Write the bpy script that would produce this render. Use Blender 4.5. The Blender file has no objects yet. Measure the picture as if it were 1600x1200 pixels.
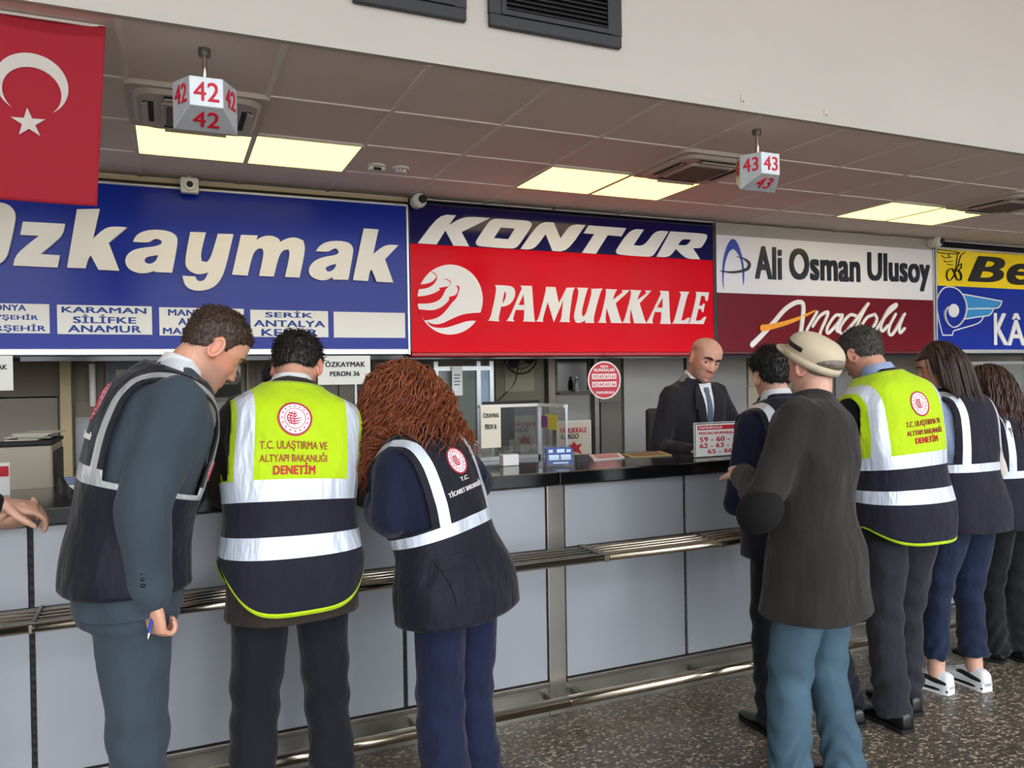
import bpy, bmesh, math, random
import numpy as np
from mathutils import Vector, Matrix, noise
from mathutils.bvhtree import BVHTree

S = bpy.context.scene
COL = S.collection
R_ = math.radians
# ------------------------------------------------------------------ camera
EYE = 1.55
FPX = 1222.66
YAW, PITCH, ROLL = R_(23.647), R_(-0.454), R_(-0.911)
def cam_axes():
    cy, sy = math.cos(YAW), math.sin(YAW)
    f = np.array([sy*math.cos(PITCH), cy*math.cos(PITCH), math.sin(PITCH)])
    r = np.array([cy, -sy, 0.0]); u = np.cross(r, f)
    return np.array([math.cos(ROLL)*r+math.sin(ROLL)*u, -math.sin(ROLL)*r+math.cos(ROLL)*u, f])
AX = cam_axes()
cam = bpy.data.cameras.new('camera'); cam.sensor_width = 36.0; cam.lens = FPX/1600*36
cam.clip_start = 0.05; cam.clip_end = 200
camo = bpy.data.objects.new('camera', cam); COL.objects.link(camo)
m = Matrix.Identity(4)
for i in range(3):
    m[i][0] = AX[0][i]; m[i][1] = AX[1][i]; m[i][2] = -AX[2][i]
m[2][3] = EYE
camo.matrix_world = m
S.camera = camo
def at(px, py, axis, val):
    """point where the sight line of a photo pixel meets the plane axis = val (used to read sizes off the photo)"""
    d = AX.T @ np.array([(px-800)/FPX, -(py-600)/FPX, 1.0])
    c = np.array([0, 0, EYE]); t = (val-c[axis])/d[axis]
    return Vector(c+t*d)
def U(px, py, Y): return at(px, py, 1, Y)

# ------------------------------------------------------------------ world, light, exposure
w = bpy.data.worlds.new('daylight'); S.world = w; w.use_nodes = True
nt = w.node_tree; nt.nodes.clear()
wo = nt.nodes.new('ShaderNodeOutputWorld'); bg = nt.nodes.new('ShaderNodeBackground')
tc = nt.nodes.new('ShaderNodeTexCoord'); sp = nt.nodes.new('ShaderNodeSeparateXYZ'); rp = nt.nodes.new('ShaderNodeValToRGB')
rp.color_ramp.elements[0].position = 0.47; rp.color_ramp.elements[0].color = (0.30, 0.29, 0.27, 1)
rp.color_ramp.elements[1].position = 0.60; rp.color_ramp.elements[1].color = (0.86, 0.93, 1.0, 1)
mp = nt.nodes.new('ShaderNodeMapRange'); mp.inputs[1].default_value = -1; mp.inputs[2].default_value = 1
nt.links.new(tc.outputs['Generated'], sp.inputs[0]); nt.links.new(sp.outputs[2], mp.inputs[0])
nt.links.new(mp.outputs[0], rp.inputs[0]); nt.links.new(rp.outputs[0], bg.inputs[0]); nt.links.new(bg.outputs[0], wo.inputs[0])
bg.inputs[1].default_value = 9.0
vs = S.view_settings
vs.view_transform = 'Standard'; vs.look = 'None'; vs.gamma = 1.0; vs.use_curve_mapping = False
vs.exposure = 0.3
S.cycles.use_denoising = True
S.cycles.max_bounces = 8; S.cycles.diffuse_bounces = 4; S.cycles.glossy_bounces = 4; S.cycles.transmission_bounces = 6; S.cycles.transparent_max_bounces = 12
S.cycles.sample_clamp_indirect = 6.0

# ------------------------------------------------------------------ materials
def lin(c):
    out = []
    for v in c[:3]:
        v = v/255.0
        out.append(v/12.92 if v <= 0.04045 else ((v+0.055)/1.055)**2.4)
    return (*out, 1.0)
MATS = {}
def mat(name, col, rough=0.6, metal=0.0, spec=0.5, bump=None, var=0.0, vscale=6.0, coat=0.0, trans=0.0, alpha=1.0, emit=None, estr=0.0, bdist=0.02, sheen=0.0, ior=1.45):
    """principled material; bump = list of (scale, strength, stretch_z) noise layers; var = brightness variation by noise"""
    if name in MATS: return MATS[name]
    M = bpy.data.materials.new(name); M.use_nodes = True
    n = M.node_tree; b = n.nodes['Principled BSDF']
    b.inputs['Base Color'].default_value = lin(col); b.inputs['Roughness'].default_value = rough
    b.inputs['Metallic'].default_value = metal; b.inputs['Specular IOR Level'].default_value = spec
    b.inputs['Coat Weight'].default_value = coat; b.inputs['Coat Roughness'].default_value = 0.03
    b.inputs['Transmission Weight'].default_value = trans; b.inputs['Alpha'].default_value = alpha
    b.inputs['Sheen Weight'].default_value = sheen; b.inputs['IOR'].default_value = ior
    if emit: b.inputs['Emission Color'].default_value = lin(emit); b.inputs['Emission Strength'].default_value = estr
    if bump or var:
        tc = n.nodes.new('ShaderNodeTexCoord')
    if var:
        tx = n.nodes.new('ShaderNodeTexNoise'); tx.inputs['Scale'].default_value = vscale; tx.inputs['Detail'].default_value = 5
        n.links.new(tc.outputs['Object'], tx.inputs['Vector'])
        mr = n.nodes.new('ShaderNodeMapRange'); mr.inputs[1].default_value = 0.3; mr.inputs[2].default_value = 0.7
        mr.inputs[3].default_value = 1-var; mr.inputs[4].default_value = 1+var
        n.links.new(tx.outputs['Fac'], mr.inputs[0])
        mx = n.nodes.new('ShaderNodeVectorMath'); mx.operation = 'SCALE'; mx.inputs[0].default_value = lin(col)[:3]
        n.links.new(mr.outputs[0], mx.inputs['Scale']); n.links.new(mx.outputs[0], b.inputs['Base Color'])
    prev = None
    for (sc, st, *sz) in (bump or []):
        tx = n.nodes.new('ShaderNodeTexNoise'); tx.inputs['Scale'].default_value = sc; tx.inputs['Detail'].default_value = 3
        src = tc.outputs['Object']
        if sz:
            mpn = n.nodes.new('ShaderNodeMapping'); mpn.inputs['Scale'].default_value = sz[0]
            n.links.new(src, mpn.inputs[0]); src = mpn.outputs[0]
        n.links.new(src, tx.inputs['Vector'])
        bp = n.nodes.new('ShaderNodeBump'); bp.inputs['Strength'].default_value = st; bp.inputs['Distance'].default_value = bdist if sc < 100 else 0.01
        n.links.new(tx.outputs['Fac'], bp.inputs['Height'])
        if prev: n.links.new(prev.outputs[0], bp.inputs['Normal'])
        prev = bp
    if prev: n.links.new(prev.outputs[0], b.inputs['Normal'])
    MATS[name] = M
    return M
def cloth(name, col, rough=0.85, fold=0.25, var=0.10):
    return mat(name, col, rough, spec=0.2, sheen=0.1, bdist=0.06, var=var, vscale=9, bump=[(9, fold*1.6, (1, 1, 0.5)), (26, fold*.5, (1, 1, 0.4)), (420, 0.06)])

# ------------------------------------------------------------------ object helpers
def link(o, parent=None):
    COL.objects.link(o)
    if parent is not None: o.parent = parent
    return o
def mesh_obj(name, me, mats, parent=None, smooth=False):
    o = bpy.data.objects.new(name, me)
    for q in (mats if isinstance(mats, (list, tuple)) else [mats]): me.materials.append(q)
    if smooth: me.shade_smooth()
    return link(o, parent)
def bobj(name, bm, mats, parent=None, smooth=False):
    me = bpy.data.meshes.new(name); bmesh.ops.recalc_face_normals(bm, faces=bm.faces); bm.to_mesh(me); bm.free()
    return mesh_obj(name, me, mats, parent, smooth)
def tag(o, label=None, cat=None, group=None, kind=None):
    if label: o['label'] = label
    if cat: o['category'] = cat
    if group: o['group'] = group
    if kind: o['kind'] = kind
    return o
def empty(name, loc, rz=0.0):
    o = bpy.data.objects.new(name, None); o.location = loc; o.rotation_euler = (0, 0, rz); o.empty_display_size = 0.1
    return link(o)
def copy_tree(o, parent=None):
    c = o.copy(); link(c, parent)
    for ch in list(o.children): copy_tree(ch, c)
    return c
def box(bm, x0, x1, y0, y1, z0, z1, bev=0.0, mi=0):
    vs_ = [bm.verts.new((x, y, z)) for x in (x0, x1) for y in (y0, y1) for z in (z0, z1)]
    fs = []
    for ids in ((0, 1, 3, 2), (4, 6, 7, 5), (0, 4, 5, 1), (2, 3, 7, 6), (0, 2, 6, 4), (1, 5, 7, 3)):
        f = bm.faces.new([vs_[i] for i in ids]); f.material_index = mi; fs.append(f)
    if bev > 0:
        es = list({e for f in fs for e in f.edges})
        bmesh.ops.bevel(bm, geom=es, offset=bev, segments=2, affect='EDGES', profile=0.5)
def boxo(name, x0, x1, y0, y1, z0, z1, m, parent=None, bev=0.0):
    bm = bmesh.new(); box(bm, x0, x1, y0, y1, z0, z1, bev)
    return bobj(name, bm, m, parent)
def struct(name, bm, m, parent=None):
    o = bobj(name, bm, m, parent)
    if parent is None: o['kind'] = 'structure'
    return o
def sbox(name, *a, bev=0.0):
    bm = bmesh.new(); box(bm, *a[:6], bev); return struct(name, bm, a[6])
def catmull(P, n):
    """resample rows of P (k,d) to n rows along a Catmull-Rom spline"""
    P = np.asarray(P, float); k = len(P)
    Q = np.vstack([2*P[0]-P[1], P, 2*P[-1]-P[-2]])
    out = []
    for t in np.linspace(0, k-1, n):
        i = min(int(t), k-2); u = t-i
        a, b, c, d = Q[i], Q[i+1], Q[i+2], Q[i+3]
        out.append(0.5*((2*b)+(c-a)*u+(2*a-5*b+4*c-d)*u*u+(3*b-a-3*c+d)*u**3))
    return np.array(out)
def loft(bm, rings, cap0=True, cap1=True, mi=0):
    """rings: list of (N,3) arrays"""
    V = [[bm.verts.new(p) for p in r] for r in rings]
    N = len(V[0])
    for a, b in zip(V[:-1], V[1:]):
        for i in range(N):
            f = bm.faces.new((a[i], a[(i+1) % N], b[(i+1) % N], b[i])); f.material_index = mi
    for c, r, ring in ((cap0, V[0], rings[0]), (cap1, V[-1], rings[-1])):
        if c:
            v = bm.verts.new(np.mean(np.asarray(ring), axis=0))
            for i in range(N):
                f = bm.faces.new((r[i], r[(i+1) % N], v)); f.material_index = mi
    return V
def frames(P):
    """tangent, normal, binormal at each point (parallel transport)"""
    P = np.asarray(P, float); T = np.gradient(P, axis=0); T /= np.linalg.norm(T, axis=1)[:, None]+1e-12
    a = np.array([0, 0, 1.0]) if abs(T[0][2]) < 0.9 else np.array([0, 1.0, 0])
    n = np.cross(T[0], a); n /= np.linalg.norm(n); Ns = [n]
    for i in range(1, len(P)):
        n = Ns[-1]-T[i]*np.dot(Ns[-1], T[i]); n /= np.linalg.norm(n)+1e-12; Ns.append(n)
    Ns = np.array(Ns); return T, Ns, np.cross(T, Ns)
def tube(bm, pts, rad, N=12, n=None, flat=1.0, ends=True, nvec=None, mi=0):
    """smooth tapered tube through pts; rad per point; flat squashes along the binormal (or across nvec)"""
    pts = np.asarray([tuple(p) for p in pts], float); rad = np.asarray(rad, float)*np.ones(len(pts))
    if n:
        Q = catmull(np.hstack([pts, rad[:, None]]), n); pts, rad = Q[:, :3], np.maximum(Q[:, 3], 1e-4)
    T, A, B = frames(pts)
    if nvec is not None:
        nv = np.asarray(nvec, float); B = nv-T*(T@nv)[:, None]; B /= np.linalg.norm(B, axis=1)[:, None]; A = np.cross(B, T)
    th = np.linspace(0, 2*np.pi, N, endpoint=False); c, s = np.cos(th), np.sin(th)
    rings = []
    def ring(p, a, b, r): return p+r*(c[:, None]*a+flat*s[:, None]*b)
    if ends:
        for k in (0.35, 0.75): rings.append(ring(pts[0]-T[0]*rad[0]*flat*math.cos(math.asin(k)), A[0], B[0], rad[0]*k))
    for i in range(len(pts)): rings.append(ring(pts[i], A[i], B[i], rad[i]))
    if ends:
        for k in (0.75, 0.35): rings.append(ring(pts[-1]+T[-1]*rad[-1]*flat*math.cos(math.asin(k)), A[-1], B[-1], rad[-1]*k))
    loft(bm, rings, mi=mi)
def cyl(bm, p0, p1, r, N=20, mi=0):
    p0 = np.array(p0, float); p1 = np.array(p1, float); tube(bm, [p0, p1], [r, r], N, ends=False, mi=mi)
def ellipsoid(bm, c, r, N=16, M=10, rot=None):
    rings = []
    for ph in np.linspace(-np.pi/2, np.pi/2, M+2)[1:-1]:
        th = np.linspace(0, 2*np.pi, N, endpoint=False)
        p = np.stack([r[0]*np.cos(ph)*np.cos(th), r[1]*np.cos(ph)*np.sin(th), np.full(N, r[2]*np.sin(ph))], 1)
        if rot is not None: p = p @ np.array(rot).T
        rings.append(p+np.array(c))
    loft(bm, rings)

# ------------------------------------------------------------------ flat lettering and shapes
# shapes are drawn in (x, z) and extruded towards -y; they stand on a plane facing -y
def curve_mesh(loops, depth=0.004, res=6, cyclic=True):
    cu = bpy.data.curves.new('shape', 'CURVE'); cu.dimensions = '2D'; cu.fill_mode = 'BOTH'; cu.extrude = depth/2
    for lp in loops:
        s = cu.splines.new('POLY'); s.points.add(len(lp)-1)
        for p, q in zip(s.points, lp): p.co = (q[0], q[1], 0, 1)
        s.use_cyclic_u = True
    o = bpy.data.objects.new('shape', cu); COL.objects.link(o)
    dg = bpy.context.evaluated_depsgraph_get(); me = bpy.data.meshes.new_from_object(o.evaluated_get(dg))
    bpy.data.objects.remove(o); bpy.data.curves.remove(cu)
    return me
def text_mesh(s, depth=0.004, bold=0.0, shear=0.0, space=1.0):
    """text as a flat mesh; bold thickens the strokes by shifted overlapping copies"""
    cu = bpy.data.curves.new('lettering', 'FONT'); cu.body = s; cu.size = 1.0; cu.extrude = 0.01; cu.shear = shear
    cu.space_character = space+bold*1.5; cu.resolution_u = 4
    o = bpy.data.objects.new('lettering', cu); COL.objects.link(o)
    dg = bpy.context.evaluated_depsgraph_get(); me = bpy.data.meshes.new_from_object(o.evaluated_get(dg))
    bpy.data.objects.remove(o); bpy.data.curves.remove(cu)
    if bold > 0.008:
        bm = bmesh.new(); base_v = verts(me).copy()
        for k, (dx, dy) in enumerate(((-1, -.6), (-1, .6), (1, -.6), (1, .6), (0, 0))):
            set_verts(me, base_v+np.array([dx*bold, dy*bold, 0])[None]+np.array([0, 0, 0.002*k])*(base_v[:, 2:] > 0)); bm.from_mesh(me)
        bm.to_mesh(me); bm.free()
    return me
def verts(me):
    a = np.empty(len(me.vertices)*3); me.vertices.foreach_get('co', a); return a.reshape(-1, 3)
def set_verts(me, a):
    me.vertices.foreach_set('co', np.ascontiguousarray(a, dtype=np.float32).ravel()); me.update()
def fit(me, x0, x1, z0, z1, y, depth=0.004, keep=False, align='c'):
    """flat mesh (x, y in-plane, z depth) -> wall plane: bbox fitted to x0..x1, z0..z1, front face at y-depth"""
    v = verts(me); lo, hi = v.min(0), v.max(0)
    sz = (z1-z0)/(hi[1]-lo[1]); sx = (x1-x0)/(hi[0]-lo[0])
    zz = np.where(v[:, 2] > 0, -depth*(1+np.clip((v[:, 2]-.01)/.008, 0, 1)*.5), 0.0)
    out = np.stack([x0+(v[:, 0]-lo[0])*sx, y+zz, z0+(v[:, 1]-lo[1])*sz], 1)
    set_verts(me, out); return me
def join_meshes(name, mes, M, parent, mis=None):
    bm = bmesh.new()
    for k, me in enumerate(mes):
        n0 = len(bm.faces); bm.from_mesh(me); bm.faces.ensure_lookup_table()
        if mis:
            for f in bm.faces[n0:]: f.material_index = mis[k]
        else:
            for f in bm.faces[n0:]: f.material_index = 0
        bpy.data.meshes.remove(me)
    me = bpy.data.meshes.new(name); bm.to_mesh(me); bm.free()
    return mesh_obj(name, me, M, parent)
def words_fit(s, x0, x1, z0, z1, y, bold=0.0, shear=0.0, depth=0.004, space=1.0):
    return fit(text_mesh(s, bold=bold, shear=shear, space=space), x0, x1, z0, z1, y, depth)
def rounded(lp, it=2):
    """smooth the gentle corners of a traced outline, keep the sharp ones"""
    for _ in range(it):
        n = len(lp); out = []
        for i in range(n):
            a, b, c = np.array(lp[i-1]), np.array(lp[i]), np.array(lp[(i+1) % n])
            u, v = b-a, c-b; cr = (u @ v)/(np.linalg.norm(u)*np.linalg.norm(v)+1e-12)
            if cr > 0.6: out += [tuple(b-u*.25), tuple(b+v*.25)]
            else: out.append(tuple(b))
        lp = out
    return lp
def place_shape(loops, y, depth=0.004):
    """loops already in world (x, z)"""
    me = curve_mesh([rounded(l) if len(l) < 60 else l for l in loops], depth); v = verts(me); zz = np.where(v[:, 2] > 0, -depth, 0.0)
    set_verts(me, np.stack([v[:, 0], y+zz, v[:, 1]], 1)); return me
def ribbon(pts, widths, n=40):
    """outline loop of a brush stroke through pts (2D)"""
    P = np.asarray(pts, float); wv = np.asarray(widths, float)*np.ones(len(P))
    Q = catmull(np.hstack([P, wv[:, None]]), n); p, wv = Q[:, :2], np.maximum(Q[:, 2], 1e-4)
    t = np.gradient(p, axis=0); t /= np.linalg.norm(t, axis=1)[:, None]+1e-9; nn = np.stack([-t[:, 1], t[:, 0]], 1)
    a = p+nn*wv[:, None]/2; b = p-nn*wv[:, None]/2
    return [tuple(q) for q in a]+[tuple(q) for q in b[::-1]]
def circ(cx, cz, r, n=40, rz=None): return [(cx+r*math.cos(2*math.pi*i/n), cz+(rz or r)*math.sin(2*math.pi*i/n)) for i in range(n)]
def P2(px, py, Y): q = U(px, py, Y); return (q.x, q.z)
# ================================================================== THE HALL AND THE BOOTHS
CEIL = 2.90; YF = 3.20; YC = 3.21; YS = 5.55; CT = 1.12
M_white = mat('painted plaster', (190, 182, 176), 0.8, bump=[(3, 0.02), (90, 0.02)], var=0.025, vscale=1.5)
M_trimgrey = mat('grey trim paint', (186, 181, 174), 0.6)
M_tile = mat('ceiling tile', (236, 222, 212), 0.95, bump=[(160, 0.25)], var=0.05, vscale=120)
M_tbar = mat('ceiling bar', (238, 228, 220), 0.6)
M_steel = mat('brushed steel', (176, 170, 160), 0.3, metal=0.9, bump=[(60, 0.03, (1, 1, 0.03))], var=0.08, vscale=4)
M_dsteel = mat('dull steel', (128, 122, 115), 0.38, metal=0.85, var=0.12, vscale=7)
M_chrome = mat('polished steel tube', (205, 192, 172), 0.18, metal=1.0)
M_panel = mat('grey laminate panel', (162, 165, 171), 0.34, metal=0.2, spec=0.5, var=0.05, vscale=2.2, bump=[(3, 0.02)])
M_black = mat('black granite', (17, 17, 18), 0.12, spec=0.5, var=0.5, vscale=300)
M_dark = mat('dark gap', (20, 20, 22), 0.6)
M_vent = mat('black vent metal', (44, 44, 47), 0.5)
M_ventin = mat('vent black', (14, 14, 15), 0.7)
M_alu = mat('pale aluminium', (198, 200, 202), 0.35, metal=0.6)
M_wplastic = mat('white plastic', (228, 226, 220), 0.45)
M_paper = mat('white paper', (236, 235, 230), 0.8)
M_ink = mat('black ink', (26, 26, 28), 0.7)
M_redink = mat('red ink', (196, 24, 48), 0.6)
M_blueink = mat('blue ink', (22, 66, 150), 0.6)

def floor_mat():
    M = bpy.data.materials.new('pebbled terrazzo'); M.use_nodes = True; n = M.node_tree; b = n.nodes['Principled BSDF']
    tc = n.nodes.new('ShaderNodeTexCoord'); mp = n.nodes.new('ShaderNodeMapping'); mp.inputs['Rotation'].default_value = (0, 0, 0.6); mp.inputs['Scale'].default_value = (1, 1.7, 1)
    n.links.new(tc.outputs['Object'], mp.inputs[0])
    v = n.nodes.new('ShaderNodeTexVoronoi'); v.inputs['Scale'].default_value = 66; n.links.new(mp.outputs[0], v.inputs['Vector'])
    sp = n.nodes.new('ShaderNodeSeparateColor'); n.links.new(v.outputs['Color'], sp.inputs[0])
    r = n.nodes.new('ShaderNodeValToRGB'); e = r.color_ramp.elements
    e[0].position = 0; e[0].color = lin((74, 66, 58)); e[1].position = 1; e[1].color = lin((196, 180, 156))
    for p, c in ((0.55, (104, 93, 81)), (0.8, (124, 110, 96)), (0.9, (178, 161, 140))):
        k = e.new(p); k.color = lin(c)
    n.links.new(sp.outputs[0], r.inputs[0])
    v2 = n.nodes.new('ShaderNodeTexVoronoi'); v2.feature = 'DISTANCE_TO_EDGE'; v2.inputs['Scale'].default_value = 66; n.links.new(mp.outputs[0], v2.inputs['Vector'])
    mr = n.nodes.new('ShaderNodeMapRange'); mr.inputs[2].default_value = 0.12; mr.inputs[3].default_value = 0.65; n.links.new(v2.outputs['Distance'], mr.inputs[0])
    tx = n.nodes.new('ShaderNodeTexNoise'); tx.inputs['Scale'].default_value = 1.3; tx.inputs['Detail'].default_value = 4; n.links.new(tc.outputs['Object'], tx.inputs['Vector'])
    m2 = n.nodes.new('ShaderNodeMapRange'); m2.inputs[3].default_value = 0.8; m2.inputs[4].default_value = 1.2; n.links.new(tx.outputs['Fac'], m2.inputs[0])
    mu = n.nodes.new('ShaderNodeMath'); mu.operation = 'MULTIPLY'; n.links.new(mr.outputs[0], mu.inputs[0]); n.links.new(m2.outputs[0], mu.inputs[1])
    mx = n.nodes.new('ShaderNodeVectorMath'); mx.operation = 'SCALE'; n.links.new(r.outputs[0], mx.inputs[0]); n.links.new(mu.outputs[0], mx.inputs['Scale'])
    n.links.new(mx.outputs[0], b.inputs['Base Color']); b.inputs['Roughness'].default_value = 0.34
    bp = n.nodes.new('ShaderNodeBump'); bp.inputs['Strength'].default_value = 0.35; bp.inputs['Distance'].default_value = 0.004
    n.links.new(sp.outputs[1], bp.inputs['Height']); n.links.new(bp.outputs[0], b.inputs['Normal'])
    return M
sbox('floor', -9, 15, -9, 9, -0.1, 0, floor_mat())
# fascia wall above the counters
sbox('wall_front', -9, 15, YF, YF+0.16, CEIL+0.035, 6.2, M_white)
sbox('trim_1', -9, 15, YF-0.012, YF+0.02, CEIL-0.005, CEIL+0.035, M_trimgrey)
# lowered ceiling over the booths
sbox('ceiling', -9, 15, YF+0.021, 9, CEIL, CEIL+0.08, M_tile)
bm = bmesh.new()
for k in range(-6, 18): box(bm, -0.15+0.6*k-0.012, -0.15+0.6*k+0.012, YF+0.022, 5.7, CEIL-0.006, CEIL+0.01)
for y in (3.85, 4.45, 5.05, 5.64): box(bm, -3.8, 10.8, y-0.012, y+0.012, CEIL-0.0065, CEIL+0.01)
struct('trim_2', bm, M_tbar)
# hall behind the camera: rear glazed facade, ceiling, ends
M_hall = mat('hall wall paint', (196, 192, 186), 0.8)
bm = bmesh.new()
for k in range(11): box(bm, -9+2.3*k, -8.5+2.3*k, -9, -8.7, 0, 6.2)
box(bm, -9, 15, -9, -8.7, 0, 0.35); box(bm, -9, 15, -9, -8.7, 5.0, 6.2); box(bm, -9, 15, -8.95, -8.8, 2.7, 2.85)
struct('wall_rear', bm, M_hall)
bm = bmesh.new()
box(bm, -9, 15, -9, -6.0, 6.2, 6.3); box(bm, -9, 15, -3.8, YF, 6.2, 6.3)
for k in range(9): box(bm, -9+3*k-0.4, -9+3*k+0.4, -6.0, -3.8, 6.2, 6.3)
struct('ceiling_hall', bm, M_hall)
sbox('wall_left', -9.1, -9, -9, 9, 0, 6.2, M_hall)
sbox('wall_right', 15, 15.1, -9, 9, 0, 6.2, M_hall)

# ---- lamps in the ceiling
M_lamp = mat('lamp diffuser', (255, 246, 200), 0.6, emit=(255, 228, 140), estr=1.9)
M_lampframe = mat('lamp frame', (222, 214, 202), 0.5)
def lamp(x, y, label):
    r = tag(empty('ceiling_light', (x, y, CEIL)), label, 'ceiling light', 'square ceiling lights')
    bm = bmesh.new()
    box(bm, -0.3, 0.3, -0.3, -0.286, -0.012, 0.0); box(bm, -0.3, 0.3, 0.286, 0.3, -0.012, 0.0)
    box(bm, -0.3, -0.286, -0.286, 0.286, -0.012, 0.0); box(bm, 0.286, 0.3, -0.286, 0.286, -0.012, 0.0)
    bobj('frame', bm, M_lampframe, r)
    boxo('diffuser', -0.286, 0.286, -0.286, 0.286, -0.009, -0.001, M_lamp, r)
lamp(0.15, 4.75, 'square warm white ceiling light behind the hanging number 42, left one of its pair')
lamp(0.75, 4.75, 'square warm white ceiling light above the big blue sign, right one of its pair')
lamp(2.55, 4.75, 'square warm white ceiling light above the red sign, left one of its pair')
lamp(3.15, 4.75, 'square warm white ceiling light next to the air conditioner left of number 43')
lamp(5.55, 4.75, 'square warm white ceiling light above the white and maroon sign, left one of its pair')
lamp(6.15, 4.75, 'square warm white ceiling light under the rightmost air conditioner')
lamp(8.55, 4.75, 'square warm white ceiling light cut by the right edge of the photo')
# ---- ceiling cassettes
M_ac = mat('cassette plastic', (200, 188, 176), 0.5)
M_acg = mat('cassette grille', (112, 98, 88), 0.7, bump=[(220, 0.4)])
def rrect(hx, hy, r, n=6):
    out = []
    for cx, cy, a0 in ((hx-r, hy-r, 0), (-hx+r, hy-r, 90), (-hx+r, -hy+r, 180), (hx-r, -hy+r, 270)):
        for i in range(n+1):
            a = R_(a0+90*i/n); out.append((cx+r*math.cos(a), cy+r*math.sin(a)))
    return out
def plate(bm, hx, hy, r, z0, z1, taper=0.0):
    a = [(x, y, z1) for x, y in rrect(hx, hy, r)]; b = [(x, y, z0) for x, y in rrect(hx-taper, hy-taper, r)]
    loft(bm, [np.array(a), np.array(b)])
def cassette(x, y, label):
    r = tag(empty('air_conditioner', (x, y, CEIL)), label, 'air conditioner', 'ceiling air conditioners')
    bm = bmesh.new(); plate(bm, 0.315, 0.315, 0.04, -0.022, 0.0, 0.004); plate(bm, 0.285, 0.285, 0.09, -0.04, -0.02, 0.02)
    bobj('panel', bm, M_ac, r)
    bm = bmesh.new(); plate(bm, 0.165, 0.165, 0.02, -0.052, -0.038, 0.006); bobj('grille_frame', bm, M_ac, r)
    bm = bmesh.new(); plate(bm, 0.14, 0.14, 0.01, -0.056, -0.05, 0.0); g = bobj('intake_grille', bm, M_acg, r)
    for k in range(4):
        bm = bmesh.new(); box(bm, -0.15, 0.15, 0.195, 0.24, -0.042, -0.036); o = bobj('air_slot', bm, M_ventin, r); o.rotation_euler = (0, 0, k*math.pi/2)
        bm = bmesh.new(); box(bm, -0.148, 0.148, 0.0, 0.028, -0.004, 0.0); f = bobj('louver_flap', bm, M_ac, o); f.location = (0, 0.222, -0.042); f.rotation_euler = (R_(-28), 0, 0)
cassette(0.15, 4.15, 'square ceiling air conditioner half hidden behind the hanging number 42')
cassette(3.15, 4.15, 'square ceiling air conditioner just left of the hanging number 43')
cassette(6.15, 4.15, 'square ceiling air conditioner farthest to the right')
# ---- smoke detectors
def detector(x, y, label, vented):
    r = tag(empty('smoke_detector', (x, y, CEIL)), label, 'smoke detector')
    bm = bmesh.new(); cyl(bm, (0, 0, -0.014), (0, 0, 0), 0.055, 24); bobj('base', bm, M_wplastic, r)
    if vented:
        bm = bmesh.new()
        for k in range(10):
            a = k*math.pi/5; box(bm, 0.030*math.cos(a)-0.005, 0.030*math.cos(a)+0.005, 0.030*math.sin(a)-0.005, 0.030*math.sin(a)+0.005, -0.032, -0.013)
        cyl(bm, (0, 0, -0.036), (0, 0, -0.030), 0.038, 20); bobj('sensor_cage', bm, M_wplastic, r)
    else:
        bm = bmesh.new(); box(bm, -0.05, 0.05, -0.028, 0.028, -0.035, -0.013, 0.006); bobj('housing', bm, M_wplastic, r)
        boxo('sensor_window', -0.025, 0.025, -0.0295, -0.02, -0.036, -0.02, M_dark, r)
q = at(588, 258, 2, CEIL); detector(q.x, q.y, 'small box shaped white detector on the ceiling, left of the vented one', False)
q = at(626, 262, 2, CEIL); detector(q.x, q.y, 'small round vented white detector on the ceiling', True)
# ---- black air vents in the fascia
def vent(x0, x1, z0, z1, label):
    r = tag(empty('air_vent', ((x0+x1)/2, YF, (z0+z1)/2)), label, 'air vent', 'black air vents')
    hx, hz = (x1-x0)/2, (z1-z0)/2; fw = 0.055
    bm = bmesh.new(); y0, y1 = -0.03, -0.001
    box(bm, -hx, hx, y0, y1, -hz, -hz+fw, 0.006); box(bm, -hx, hx, y0, y1, hz-fw, hz, 0.006)
    box(bm, -hx, -hx+fw, y0+0.0005, y1, -hz+fw, hz-fw); box(bm, hx-fw, hx, y0+0.0005, y1, -hz+fw, hz-fw)
    bobj('outer_frame', bm, M_vent, r)
    bm = bmesh.new(); a, c, f2 = hx-fw, hz-fw, 0.022
    box(bm, -a, a, -0.036, -0.006, -c, -c+f2); box(bm, -a, a, -0.036, -0.006, c-f2, c); box(bm, -a, -a+f2, -0.036, -0.006, -c+f2, c-f2); box(bm, a-f2, a, -0.036, -0.006, -c+f2, c-f2)
    bobj('inner_frame', bm, M_vent, r)
    boxo('backing', -a+f2, a-f2, -0.008, -0.002, -c+f2, c-f2, M_ventin, r)
    bm = bmesh.new(); z = -c+f2+0.008
    while z < c-f2-0.01:
        v = [bm.verts.new(p) for p in ((-a+f2, -0.03, z), (a-f2, -0.03, z), (a-f2, -0.012, z+0.014), (-a+f2, -0.012, z+0.014), (-a+f2, -0.03, z+0.003), (a-f2, -0.03, z+0.003), (a-f2, -0.012, z+0.017), (-a+f2, -0.012, z+0.017))]
        for ids in ((0, 1, 2, 3), (7, 6, 5, 4), (0, 4, 5, 1), (3, 2, 6, 7)): bm.faces.new([v[i] for i in ids])
        z += 0.021
    bobj('louvers', bm, M_vent, r)
a = U(762, 43, YF); b = U(967, 79, YF); vent(a.x, b.x, (a.z+b.z)/2, (a.z+b.z)/2+0.46, 'black louvered air vent on the white fascia, fully framed, right one')
a = U(550, 4, YF); b = U(726, 39, YF); vent(a.x, b.x, (a.z+b.z)/2, (a.z+b.z)/2+0.46, 'black louvered air vent cut by the top of the photo, left one')
M_hook = mat('cream plastic', (196, 186, 178), 0.5)
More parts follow.
